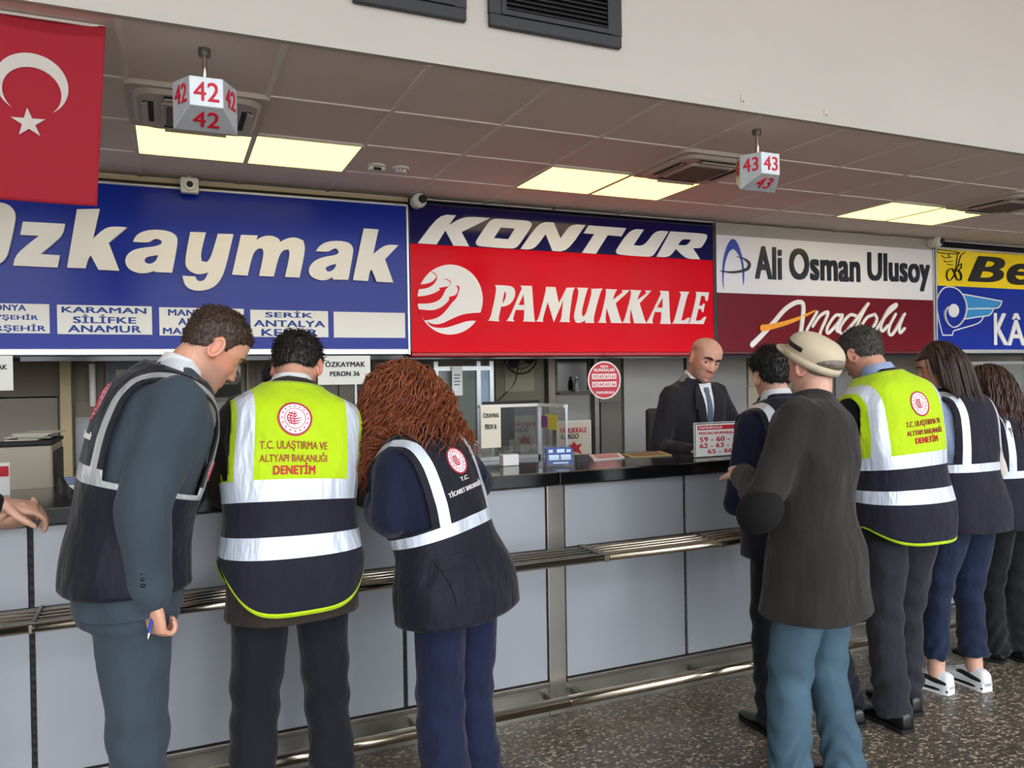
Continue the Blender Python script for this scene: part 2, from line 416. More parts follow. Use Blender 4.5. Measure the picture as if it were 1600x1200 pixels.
# hooks left on the fascia
for px, py, l in ((1160, 156, 'small pale plastic hook on the fascia, left of the two'), (1290, 178, 'small pale plastic hook on the fascia, right of the two')):
    q = U(px, py, YF); r = tag(empty('wall_hook', (q.x, YF, q.z)), l, 'hook')
    bm = bmesh.new(); box(bm, -0.012, 0.012, -0.004, -0.0005, -0.025, 0.025, 0.001); bobj('hook_plate', bm, M_hook, r)
    bm = bmesh.new(); tube(bm, [(0, -0.003, -0.008), (0, -0.012, -0.014), (0, -0.014, -0.004)], 0.003, 8, n=8); bobj('hook_arm', bm, M_hook, r)

# ---- hanging number signs
M_cube = mat('sign aluminium', (196, 200, 205), 0.42, metal=0.35, var=0.06, vscale=30)
def number_sign(x, y, z, num, label):
    """z = top of the body; wide in the middle plane, narrow towards front and rear"""
    r = tag(empty('number_sign', (x, y, z)), label, 'number sign', 'hanging counter number signs')
    fw, bw, d = 0.062, 0.122, 0.105; hf, hb = 0.115, 0.185
    bm = bmesh.new()
    sec = [(-d, fw, hf), (0, bw, hb), (d, fw, hf)]
    V = [[bm.verts.new((-wx, yy, 0)), bm.verts.new((wx, yy, 0)), bm.verts.new((wx, yy, -hh)), bm.verts.new((-wx, yy, -hh))] for yy, wx, hh in sec]
    for a, b in zip(V[:-1], V[1:]):
        for i in range(4): bm.faces.new((a[i], a[(i+1) % 4], b[(i+1) % 4], b[i]))
    bm.faces.new(V[0][::-1]); bm.faces.new(V[-1])
    bmesh.ops.recalc_face_normals(bm, faces=bm.faces)
    bmesh.ops.bevel(bm, geom=list(bm.edges), offset=0.002, segments=1, affect='EDGES')
    bobj('body', bm, M_cube, r)
    bm = bmesh.new(); cyl(bm, (0, 0, -0.002), (0, 0, CEIL-z), 0.011, 14); bobj('pole', bm, M_chrome, r)
    bm = bmesh.new(); cyl(bm, (0, 0, CEIL-z-0.03), (0, 0, CEIL-z), 0.024, 18); bobj('ceiling_mount', bm, M_dsteel, r)
    def put(name, c, ex, ez, wid, hgt):
        me = text_mesh(num, bold=0.01); v = verts(me); lo, hi = v.min(0), v.max(0)
        ex, ez = Vector(ex).normalized(), Vector(ez).normalized(); nn = ex.cross(ez)
        out = []
        for p in v:
            a = ((p[0]-lo[0])/(hi[0]-lo[0])-0.5)*wid; b = ((p[1]-lo[1])/(hi[1]-lo[1])-0.5)*hgt
            out.append(Vector(c)+ex*a+ez*b+nn*(0.002+(p[2]-.01)*.1 if p[2] > 0 else 0.0))
        set_verts(me, np.array(out)); mesh_obj(name, me, M_redink, r)
    put('number', (0, -d, -hf/2), (1, 0, 0), (0, 0, 1), 0.095, 0.075)
    put('number', (0, d, -hf/2), (-1, 0, 0), (0, 0, 1), 0.095, 0.075)
    sx = (bw-fw); hm = (hf+hb)/2
    put('number', (-(fw+bw)/2, -d/2, -hm/2+0.015), (sx, -d, 0), (0, 0, 1), 0.085, 0.075)
    put('number', ((fw+bw)/2, -d/2, -hm/2+0.015), (sx, d, 0), (0, 0, 1), 0.085, 0.075)
    put('number', (0, -d/2, -hm), (1, 0, 0), (0, -d, (hb-hf)), 0.1, 0.075)
    put('number', (-(fw+bw)/2, d/2, -hm/2+0.015), (-sx, -d, 0), (0, 0, 1), 0.085, 0.075)
    put('number', ((fw+bw)/2, d/2, -hm/2+0.015), (-sx, d, 0), (0, 0, 1), 0.085, 0.075)
q = U(322, 122, 3.30); number_sign(q.x, 3.40, q.z+0.002, '42', 'hanging grey metal number sign with red 42 on its faces')
q = U(1203, 239, 3.32); number_sign(q.x, 3.42, q.z, '43', 'hanging grey metal number sign with red 43 on its faces')

# ---- the flag
def flag():
    Y = 3.30
    xl, xr = U(-62, 100, Y).x, U(166, 100, Y).x
    zt, zb = U(100, 33, Y).z, U(90, 318, Y).z
    zt = min(zt, CEIL-0.01)
    red = mat('red flag cloth', (150, 32, 44), 0.75, spec=0.2, bump=[(5, 0.15, (1, 1, 0.3)), (500, 0.05)])
    wht = mat('white flag cloth', (190, 182, 176), 0.75, spec=0.2, bump=[(500, 0.05)])
    def wav(x, z): return Y+0.010*math.sin(x*11+z*2.0)+0.007*math.sin(z*8+x*4)
    r = tag(empty('flag', ((xl+xr)/2, Y, zt)), 'red flag with white crescent and star hanging from the fascia edge', 'flag')
    r_loc = Vector(r.location)
    bm = bmesh.new(); nx, nz = 40, 50
    g = [[bm.verts.new(Vector((xl+(xr-xl)*i/nx - 0.04*j/nz, wav(xl+(xr-xl)*i/nx, zt+(zb-zt)*j/nz), zt+(zb-zt)*j/nz))-r_loc) for j in range(nz+1)] for i in range(nx+1)]
    for i in range(nx):
        for j in range(nz): bm.faces.new((g[i][j], g[i+1][j], g[i+1][j+1], g[i][j+1]))
    o = bobj('cloth', bm, red, r, smooth=True)
    md = o.modifiers.new('thick', 'SOLIDIFY'); md.thickness = 0.003; md.offset = 0
    def flat(name, loop, off):
        bm = bmesh.new(); me = curve_mesh(loop, 0.001); bm.from_mesh(me); bpy.data.meshes.remove(me)
        bmesh.ops.triangulate(bm, faces=bm.faces)
        for _ in range(2): bmesh.ops.subdivide_edges(bm, edges=[e for e in bm.edges if e.calc_length() > 0.03], cuts=1)
        for v in bm.verts:
            x, z, k = v.co.x, v.co.y, v.co.z
            v.co = Vector((x, wav(x, z)-off-(0.001 if k > 0 else 0), z))-r_loc
        bobj(name, bm, wht, r)
    G = xr-xl
    c = U(50, 131, Y); R1 = 0.25*G; R2 = 0.2*G
    # crescent opening downwards, star below it
    out = [(c.x+R1*math.cos(R_(a)), c.z+R1*math.sin(R_(a))) for a in range(-90, 271, 5)]
    # crescent = outer disc minus inner disc moved down
    d = 0.0625*G
    xi = (R1*R1-R2*R2+d*d)/(2*d); hi = math.sqrt(R1*R1-xi*xi)
    a0 = math.atan2(-xi, hi); loop = []
    n = 60
    for i in range(n+1):
        a = a0+(math.pi-2*a0)*i/n; loop.append((c.x+R1*math.cos(a), c.z+R1*math.sin(a)))
    b0 = math.atan2(-(xi-d), hi)
    for i in range(n+1):
        a = (math.pi-b0)+(2*b0-math.pi)*i/n; loop.append((c.x+R2*math.cos(a), c.z-d+R2*math.sin(a)))
    flat('crescent', [loop], 0.003)
    s = U(45, 193, Y); rr = 0.125*G*0.98
    st = []
    for i in range(10):
        a = R_(90-36*i+4); q = rr if i % 2 == 0 else rr*0.382; st.append((s.x+q*math.cos(a), s.z+q*math.sin(a)))
    flat('star', [st], 0.003)
    bm = bmesh.new(); cyl(bm, (xl-r_loc.x-0.02, 0, 0.0), (xr-r_loc.x+0.0, 0, 0.0), 0.006, 10); bobj('hanging_rod', bm, M_wplastic, r)
flag()

# ---- counters
X0 = 1.612; BAY = 2.79
M_seam = mat('panel seam', (38, 38, 40), 0.6)
def counter_unit(k, label):
    xa = X0+BAY*k; r = tag(empty('counter_unit', (xa, YC, 0)), label, 'counter', 'ticket counter units')
    bm = bmesh.new(); box(bm, -0.043, 0.043, -0.004, 0.06, 0.0, 1.055, 0.003); bobj('post', bm, M_steel, r)
    wd = (BAY-0.086)/4
    for i in range(4):
        x = 0.043+wd*i
        for (z0, z1) in ((0.165, 0.735), (0.765, 1.05)):
            bm = bmesh.new(); box(bm, x+0.009, x+wd-0.009, 0.0, 0.03, z0, z1, 0.002); bobj('panel', bm, M_panel, r)
        if i:
            bm = bmesh.new(); box(bm, x-0.008, x+0.008, 0.012, 0.05, 0.15, 1.055); o = bobj('seam_channel', bm, M_seam, r)
            bm = bmesh.new(); z = 0.2
            while z < 1.03: box(bm, x-0.004, x+0.004, 0.009, 0.012, z, z+0.016); z += 0.032
            bobj('slot_strip', bm, M_ventin, o)
    boxo('core', 0.0435, BAY-0.0435, 0.03, 0.45, 0.14, 1.055, M_dsteel, r)
    boxo('kick_plate', 0.044, BAY-0.044, 0.004, 0.02, 0.0, 0.14, M_steel, r)
    bm = bmesh.new(); box(bm, 0.044, BAY-0.044, -0.015, 0.03, 0.14, 0.16, 0.003); bobj('ledge', bm, M_dsteel, r)
    bm = bmesh.new(); box(bm, 0.044, BAY-0.044, 0.0, 0.03, 0.737, 0.763); bobj('middle_rail', bm, M_dsteel, r)
counter_unit(-1, 'grey paneled ticket counter front under the big blue sign')
counter_unit(0, 'grey paneled ticket counter front with open floor before it, under the red sign')
counter_unit(1, 'grey paneled ticket counter front behind the two women at the right')
for k, l in ((-1, 'polished black stone countertop at the left counter'), (0, 'polished black stone countertop holding the red price stand'), (1, 'polished black stone countertop at the rightmost counter')):
    xa = X0+BAY*k
    o = boxo('countertop', xa+0.002, xa+BAY-0.002, YC-0.045, YC+0.60, 1.058, CT, M_black, bev=0.006)
    tag(o, l, 'countertop', 'black countertops')
def bag_rail(k, label):
    xa = X0+BAY*k; r = tag(empty('bag_rail', (xa, YC, 0.757)), label, 'rail', 'steel bag rails')
    for j, (y, rad) in enumerate(((-0.235, 0.017), (-0.185, 0.011), (-0.14, 0.011), (-0.095, 0.011), (-0.05, 0.011))):
        bm = bmesh.new(); cyl(bm, (0.13, y, 0), (BAY+0.122, y, 0), rad, 14); bobj('tube', bm, M_chrome, r, smooth=True)
    for x in (0.13, 0.75, 1.45, 2.15, BAY+0.118):
        bm = bmesh.new(); box(bm, x-0.006, x+0.006, -0.255, -0.001, -0.016, 0.014, 0.003); bobj('bracket', bm, M_dsteel, r)
bag_rail(-1, 'steel tube bag shelf along the left counter front'); bag_rail(0, 'steel tube bag shelf along the middle counter front'); bag_rail(1, 'steel tube bag shelf along the far right counter front')
def foot_rail(k, label):
    xa = X0+BAY*k; r = tag(empty('foot_rail', (xa, YC, 0.1)), label, 'rail', 'steel foot rails')
    bm = bmesh.new(); cyl(bm, (0.002, -0.11, 0), (BAY-0.002, -0.11, 0), 0.025, 18); bobj('tube', bm, M_chrome, r, smooth=True)
    for x in (0.08, 0.74, 1.42, 2.1, BAY-0.06):
        bm = bmesh.new(); box(bm, x-0.012, x+0.012, -0.10, 0.003, -0.02, 0.012, 0.002); bobj('bracket', bm, M_dsteel, r)
foot_rail(-1, 'steel foot rail at the base of the left counter'); foot_rail(0, 'steel foot rail at the base of the middle counter'); foot_rail(1, 'steel foot rail at the base of the far right counter')
# ================================================================== SIGN BOARDS
M_navy = mat('navy bulkhead', (10, 12, 40), 0.10, spec=0.5)
M_oz = mat('royal blue sign film', (10, 40, 150), 0.24, spec=0.24, bump=[(2.2, 0.02)])
M_kred = mat('red sign film', (226, 6, 30), 0.16, spec=0.05, bump=[(1.6, 0.02)])
M_knavy = mat('deep navy sign film', (10, 14, 80), 0.10, spec=0.5)
M_awhite = mat('white sign film', (232, 230, 236), 0.2, spec=0.5)
M_amar = mat('maroon sign film', (112, 6, 28), 0.18, spec=0.2, bump=[(2, 0.02)])
M_yel = mat('yellow sign film', (248, 216, 10), 0.22, spec=0.5)
M_blue2 = mat('blue sign film', (18, 48, 158), 0.2, spec=0.2, bump=[(2, 0.02)])
M_letter = mat('white acrylic letter', (240, 234, 222), 0.4)
M_letedge = mat('white vinyl', (240, 238, 236), 0.35)
M_navyink = mat('dark navy vinyl', (24, 30, 44), 0.25)
M_plate = mat('white plate', (238, 236, 230), 0.5)
M_beige = mat('beige aluminium', (176, 160, 128), 0.45, metal=0.2)
M_greyfill = mat('grey filler panel', (164, 158, 152), 0.55)
M_orange = mat('orange vinyl', (250, 160, 16), 0.4)
M_lblue = mat('light blue vinyl', (44, 146, 212), 0.35)
M_archblue = mat('arch blue vinyl', (18, 66, 176), 0.3)
# bulkhead carrying the signs
sbox('wall_middle', -4, 11, YS+0.10, YS+0.2, 1.70, CEIL, M_navy)

def Z(org, sc, pts):
    """points read off an enlarged crop of the photo -> (x, z) on the sign plane"""
    return [P2(org[0]+p[0]/sc, org[1]+p[1]/sc, YS) for p in pts]
def strokes(name, paths, M, parent, y, depth=0.004, n=14):
    """paths: list of (points, widths) brush strokes with round ends, in (x, z) world"""
    bm = bmesh.new()
    for k, (pts, wd) in enumerate(paths):
        pts = np.asarray(pts, float); wd = np.asarray(wd, float)*np.ones(len(pts))
        nn = n*(len(pts)-1)
        Q = catmull(np.hstack([pts, wd[:, None]]), nn); p, wv = Q[:, :2], np.maximum(Q[:, 2], 0.001)
        t = np.gradient(p, axis=0); t /= np.linalg.norm(t, axis=1)[:, None]+1e-9; q = np.stack([-t[:, 1], t[:, 0]], 1)
        yy = y-depth-0.0007*k
        a = [bm.verts.new((x, yy-.0001*i, z)) for i, (x, z) in enumerate(p+q*wv[:, None]/2)]; b = [bm.verts.new((x, yy-.0001*i, z)) for i, (x, z) in enumerate(p-q*wv[:, None]/2)]
        a2 = [bm.verts.new((x, y, z)) for x, z in p+q*wv[:, None]/2]; b2 = [bm.verts.new((x, y, z)) for x, z in p-q*wv[:, None]/2]
        for i in range(nn-1):
            bm.faces.new((a[i], a[i+1], b[i+1], b[i])); bm.faces.new((a[i], a2[i], a2[i+1], a[i+1])); bm.faces.new((b[i], b[i+1], b2[i+1], b2[i]))
        for i in (0, nn-1):
            vs_ = [bm.verts.new((p[i][0]+wv[i]/2*math.cos(u), yy-0.0003-.0001*i, p[i][1]+wv[i]/2*math.sin(u))) for u in np.linspace(0, 2*np.pi, 14, endpoint=False)]
            bm.faces.new(vs_)
    for f in bm.faces:
        f.normal_update()
        if abs(f.normal.y) > 0.7 and f.normal.y > 0: f.normal_flip()
    me = bpy.data.meshes.new(name); bm.to_mesh(me); bm.free()
    return mesh_obj(name, me, M, parent)
def local(o, root):
    """give a mesh built in world coordinates its root's frame"""
    me = o.data; set_verts(me, verts(me)-np.array(root.location)[None, :]); return o
def kids_local(root):
    for c in root.children:
        if c.type == 'MESH' and c.location.length == 0: local(c, root)
        for d in c.children:
            if d.type == 'MESH' and d.location.length == 0: local(d, root)
def letters(name, items, M, parent, bold=0.03, shear=0.0, depth=0.012, y=YS):
    mes = []
    for ch, x0, y0, x1, y1 in items:
        a = U(x0, y0, YS); b = U(x1, y1, YS); mes.append(words_fit(ch, a.x, b.x, b.z, a.z, y, bold, shear, depth))
    return join_meshes(name, mes, M, parent)
def rectpx(x0, y0, x1, y1, Y=YS):
    a, b = U(x0, y0, Y), U(x1, y1, Y); return a.x, b.x, b.z, a.z

# ---- big blue sign
def sign_blue():
    r = tag(empty('sign_board', (0.3, YS, 2.28)), 'big blue sign board with raised white lettering and white destination plates', 'sign')
    x0, x1, z0, z1 = -1.55, 1.605, 1.745, 2.813
    boxo('panel', x0, x1, YS, YS+0.06, z0+0.03, z1, M_oz, r)
    bm = bmesh.new(); box(bm, x0, x1, YS-0.012, YS+0.06, z0-0.012, z0+0.029, 0.004); bobj('bottom_rail', bm, M_alu, r)
    bm = bmesh.new(); box(bm, x0, x1+0.012, YS-0.012, YS+0.06, z1, z1+0.014); box(bm, x1, x1+0.014, YS-0.012, YS+0.06, z0-0.012, z1); bobj('edge_trim', bm, M_alu, r)
    g1 = lambda pts: Z((0, 310), 5, pts)
    g2 = lambda pts: Z((310, 340), 5, pts)
    gl = [(g1([(0, 38), (60, 50), (110, 85), (130, 140), (120, 215), (72, 430), (45, 485), (0, 520), (-80, 535), (-200, 530), (-290, 490), (-320, 420), (-310, 340), (-265, 150), (-220, 80), (-150, 40), (-70, 30)]), g1([(-60, 140), (-20, 150), (-10, 190), (-55, 400), (-80, 430), (-150, 430), (-190, 410), (-190, 370), (-145, 170), (-120, 145)])),
          (g1([(-210, -60), (-110, -58), (-125, 5), (-225, 3)]),), (g1([(-60, -57), (40, -55), (25, 8), (-75, 6)]),),
          (g1([(185, 188), (512, 205), (495, 300), (320, 440), (472, 450), (455, 545), (110, 530), (130, 440), (310, 298), (165, 290)]),),
          (g1([(605, 92), (782, 88), (730, 320), (838, 222), (995, 232), (852, 352), (935, 570), (772, 562), (712, 450), (690, 480), (672, 552), (528, 545)]),),
          (g1([(1040, 345), (1060, 300), (1110, 265), (1200, 248), (1310, 258), (1375, 290), (1392, 340), (1345, 585), (1212, 580), (1208, 570), (1150, 590), (1080, 590), (1010, 560), (978, 510), (985, 460), (1020, 420), (1080, 395), (1220, 380), (1262, 360), (1262, 335), (1225, 318), (1190, 330), (1170, 352)]), g1([(1130, 480), (1150, 460), (1235, 448), (1225, 485), (1190, 515), (1150, 515), (1132, 500)])),
          (g2([(-65, 118), (58, 122), (15, 290), (25, 345), (65, 352), (95, 320), (150, 132), (272, 135), (215, 380), (180, 480), (120, 550), (30, 578), (-60, 570), (-110, 530), (-125, 458), (-25, 465), (-12, 495), (15, 503), (50, 490), (76, 432), (20, 450), (-40, 440), (-90, 405), (-108, 345)]),),
          (g2([(330, 140), (460, 145), (450, 180), (500, 150), (570, 145), (625, 170), (635, 195), (690, 165), (755, 158), (815, 185), (832, 250), (785, 473), (672, 468), (712, 290), (700, 255), (665, 255), (625, 300), (585, 465), (470, 460), (510, 280), (495, 248), (460, 245), (420, 290), (382, 458), (260, 450)]),),
          (g2([(912, 268), (940, 225), (1000, 192), (1090, 185), (1175, 200), (1205, 245), (1200, 290), (1165, 490), (1045, 488), (1040, 470), (1000, 492), (940, 495), (880, 470), (855, 430), (865, 380), (910, 335), (980, 310), (1080, 295), (1092, 270), (1070, 245), (1040, 250), (1015, 272)]), g2([(985, 400), (1010, 380), (1072, 365), (1062, 400), (1030, 425), (1000, 425)])),
          (g2([(1285, 90), (1400, 98), (1358, 290), (1450, 215), (1555, 220), (1450, 330), (1515, 512), (1385, 505), (1345, 408), (1330, 430), (1318, 500), (1200, 492)]),)]
    join_meshes('lettering', [place_shape(list(q), YS, 0.03) for q in gl], M_letter, r)
    plates = [((-45, 473, 78, 521), [('KONYA', -22, 475, 41, 486), ('NEVŞEHİR', -34, 490, 60, 501), ('KIRŞEHİR', -30, 506, 72, 519)]),
              ((89, 476, 238, 523), [('KARAMAN', 96, 479, 229, 490.5), ('SİLİFKE', 114, 492, 213, 506), ('ANAMUR', 106, 508, 221, 520)]),
              ((248.5, 480, 381.5, 525), [('MANAVGAT', 262.5, 483, 367.5, 495), ('ALANYA', 278, 497, 354, 508.6), ('MAHMUTLAR', 254.5, 512, 376, 523)]),
              ((391, 484, 513, 527), [('SERİK', 414, 486, 489, 497), ('ANTALYA', 396, 500, 508, 511.5), ('KEMER', 408, 514, 497, 525.5)]),
              ((521, 487, 633, 528), [])]
    for rc, lines in plates:
        X0_, X1_, Z0_, Z1_ = rectpx(*rc)
        p = boxo('destination_plate', X0_, X1_, YS-0.005, YS, Z0_, Z1_, M_plate, r)
        if lines:
            mes = []
            for t, *b in lines:
                q = rectpx(*b); dia = sum(c in 'Şİ' for c in t) > 0
                mes.append(words_fit(t, q[0], q[1], q[2]-(0.004 if 'Ş' in t else 0), q[3]+(0.004 if 'İ' in t else 0), YS-0.005, 0.028, 0.0, 0.001))
            join_meshes('lettering', mes, M_blueink, p)
    kids_local(r)
    # beige bar above; the dark board behind it paints in the recess's shade
    o = boxo('trim_3', -4, 1.62, YS-0.02, YS+0.1, 2.845, 2.872, M_beige); o['kind'] = 'structure'
    o = boxo('trim_4', -4, 1.62, YS+0.085, YS+0.099, 2.826, 2.9, mat('painted recess shade', (46, 42, 40), 0.8)); o['kind'] = 'structure'
sign_blue()

# ---- navy and red sign
OA, SA = (640, 320), 5.715
OB, SB = (880, 320), 5.716
def sign_red():
    r = tag(empty('sign_board', (3.0, YS, 2.26)), 'glossy navy and red sign board with white globe emblem and lettering', 'sign')
    x0, x1, z0, z1 = 1.632, 4.36, 1.715, 2.84
    zm = 2.545
    boxo('lower_panel', x0, x1, YS, YS+0.06, z0+0.035, zm, M_kred, r)
    boxo('upper_panel', x0, x1, YS, YS+0.06, zm+0.002, z1, M_knavy, r)
    bm = bmesh.new(); box(bm, x0-0.005, x1, YS-0.02, YS+0.06, z0, z0+0.034, 0.008); bobj('bottom_edge', bm, mat('dark red edge', (168, 12, 30), 0.3), r)
    bm = bmesh.new(); box(bm, x0-0.006, x0, YS-0.006, YS+0.06, z0+0.04, z1); box(bm, x0-0.006, x1, YS-0.006, YS+0.06, z1, z1+0.006); box(bm, x1, x1+0.035, YS-0.004, YS+0.06, z0, z1+0.006)
    bobj('edge_trim', bm, mat('dark trim', (30, 30, 36), 0.4), r)
    GA = lambda pts: Z(OA, SA, pts)
    GB = lambda pts: Z(OB, SB, pts)
    mes = []
    def glyph(*loops): mes.append(place_shape(list(loops), YS, 0.006))
    glyph(GA([(265, 85), (412, 95), (350, 182), (480, 103), (715, 120), (462, 245), (530, 372), (390, 366), (318, 230), (240, 355), (70, 345)]))
    glyph(GA([(740, 130), (775, 124), (1050, 142), (1080, 155), (1090, 175), (1080, 205), (975, 360), (945, 385), (910, 393), (630, 373), (600, 362), (588, 340), (596, 315), (705, 150)]), GA([(812, 203), (938, 212), (880, 308), (750, 298)]))
    glyph(GA([(988, 395), (1155, 152), (1285, 160), (1345, 300), (1434, 172), (1567, 182), (1405, 420), (1272, 412), (1212, 262), (1110, 403)]))
    glyph(GB([(225, 185), (560, 210), (518, 283), (395, 272), (290, 438), (165, 430), (275, 262), (180, 255)]))
    glyph(GB([(600, 215), (718, 222), (625, 362), (722, 370), (820, 228), (938, 238), (815, 440), (785, 462), (750, 465), (500, 448), (472, 432), (466, 405)]))
    glyph(GB([(955, 238), (1250, 258), (1278, 268), (1285, 295), (1240, 375), (1215, 388), (1155, 388), (1220, 487), (1095, 485), (1003, 395), (945, 470), (830, 465)]), GB([(1060, 305), (1140, 312), (1105, 365), (1022, 360)]))
    join_meshes('lettering', mes, M_letedge, r); mes.clear()
    glyph(GA([(760, 717), (880, 722), (925, 735), (943, 775), (935, 830), (900, 885), (850, 908), (815, 908), (790, 1020), (800, 1042), (698, 1035), (722, 1010), (778, 745)]), GA([(850, 768), (862, 800), (850, 850), (824, 888), (838, 800)]))
    glyph(GA([(985, 722), (1090, 725), (1110, 1020), (1120, 1045), (1010, 1042), (1020, 1020), (1022, 940), (945, 938), (920, 1020), (935, 1042), (860, 1038), (885, 1015), (1000, 745)]), GA([(1015, 800), (1022, 895), (970, 895)]))
    glyph(GA([(1215, 732), (1300, 735), (1330, 880), (1400, 740), (1475, 740), (1455, 765), (1420, 1030), (1430, 1048), (1335, 1046), (1352, 1025), (1370, 850), (1285, 1050), (1230, 870), (1185, 1025), (1190, 1046), (1125, 1042), (1150, 1020), (1215, 760)]))
    glyph(GB([(120, 740), (222, 743), (208, 768), (160, 955), (170, 1000), (195, 985), (215, 930), (255, 775), (245, 750), (350, 748), (330, 775), (265, 1020), (275, 1055), (195, 1055), (195, 1030), (150, 1058), (110, 1050), (92, 1010), (100, 950), (140, 775)]))
    glyph(GB([(375, 752), (480, 757), (460, 785), (440, 850), (530, 780), (520, 762), (590, 762), (570, 785), (465, 880), (510, 1030), (525, 1057), (425, 1055), (385, 920), (372, 1030), (385, 1055), (305, 1053), (330, 1025), (385, 780)]))
    glyph(GB([(595, 760), (695, 765), (680, 790), (655, 855), (740, 790), (730, 765), (785, 767), (765, 790), (680, 880), (725, 1030), (740, 1060), (630, 1058), (600, 925), (590, 1035), (600, 1057), (525, 1055), (545, 1028), (610, 785)]))
    glyph(GB([(860, 768), (940, 772), (950, 1040), (960, 1065), (860, 1063), (870, 1040), (875, 960), (815, 957), (790, 1035), (800, 1060), (735, 1058), (755, 1035), (870, 795)]), GB([(885, 830), (885, 920), (835, 918)]))
    glyph(GB([(1035, 775), (1125, 778), (1105, 805), (1050, 1035), (1085, 1030), (1110, 1005), (1130, 1010), (1110, 1063), (970, 1062), (990, 1035), (1050, 800)]))
    glyph(GB([(1180, 778), (1300, 783), (1285, 860), (1268, 855), (1260, 815), (1230, 812), (1210, 900), (1240, 900), (1250, 880), (1262, 885), (1248, 960), (1235, 955), (1230, 930), (1205, 930), (1180, 1035), (1225, 1035), (1255, 1000), (1275, 1000), (1250, 1065), (1115, 1063), (1135, 1035), (1190, 805)]))
    join_meshes('lettering', mes, M_letedge, r)
    disc = GA([(360+291*math.cos(a), 847+312*math.sin(a)) for a in np.linspace(0, 2*np.pi, 72, endpoint=False)])
    g = join_meshes('emblem', [place_shape([disc], YS, 0.006)], M_letedge, r)
    waves = [[(92, 712), (150, 706), (205, 685), (238, 645), (225, 618), (185, 598), (222, 605), (246, 640), (236, 680), (205, 720), (150, 748), (66, 756), (74, 730)],
             [(62, 820), (150, 812), (230, 785), (268, 760), (262, 742), (300, 735), (350, 728), (362, 700), (345, 675), (295, 660), (340, 664), (366, 690), (362, 720), (322, 750), (300, 800), (268, 850), (190, 882), (62, 884)],
             [(70, 932), (200, 946), (275, 920), (320, 885), (352, 850), (350, 822), (400, 812), (422, 790), (432, 750), (408, 715), (440, 730), (444, 755), (430, 790), (425, 815), (402, 850), (372, 878), (335, 930), (280, 990), (215, 1022), (130, 1034), (96, 985)],
             [(150, 1040), (200, 1068), (280, 1066), (370, 1020), (470, 978), (560, 966), (650, 962), (640, 975), (600, 1036), (520, 1035), (420, 1068), (330, 1098), (240, 1100), (180, 1082)]]
    join_meshes('wave', [place_shape([GA(w_)], YS-0.006, 0.002) for w_ in waves], M_kred, g)
    kids_local(r)
sign_red()

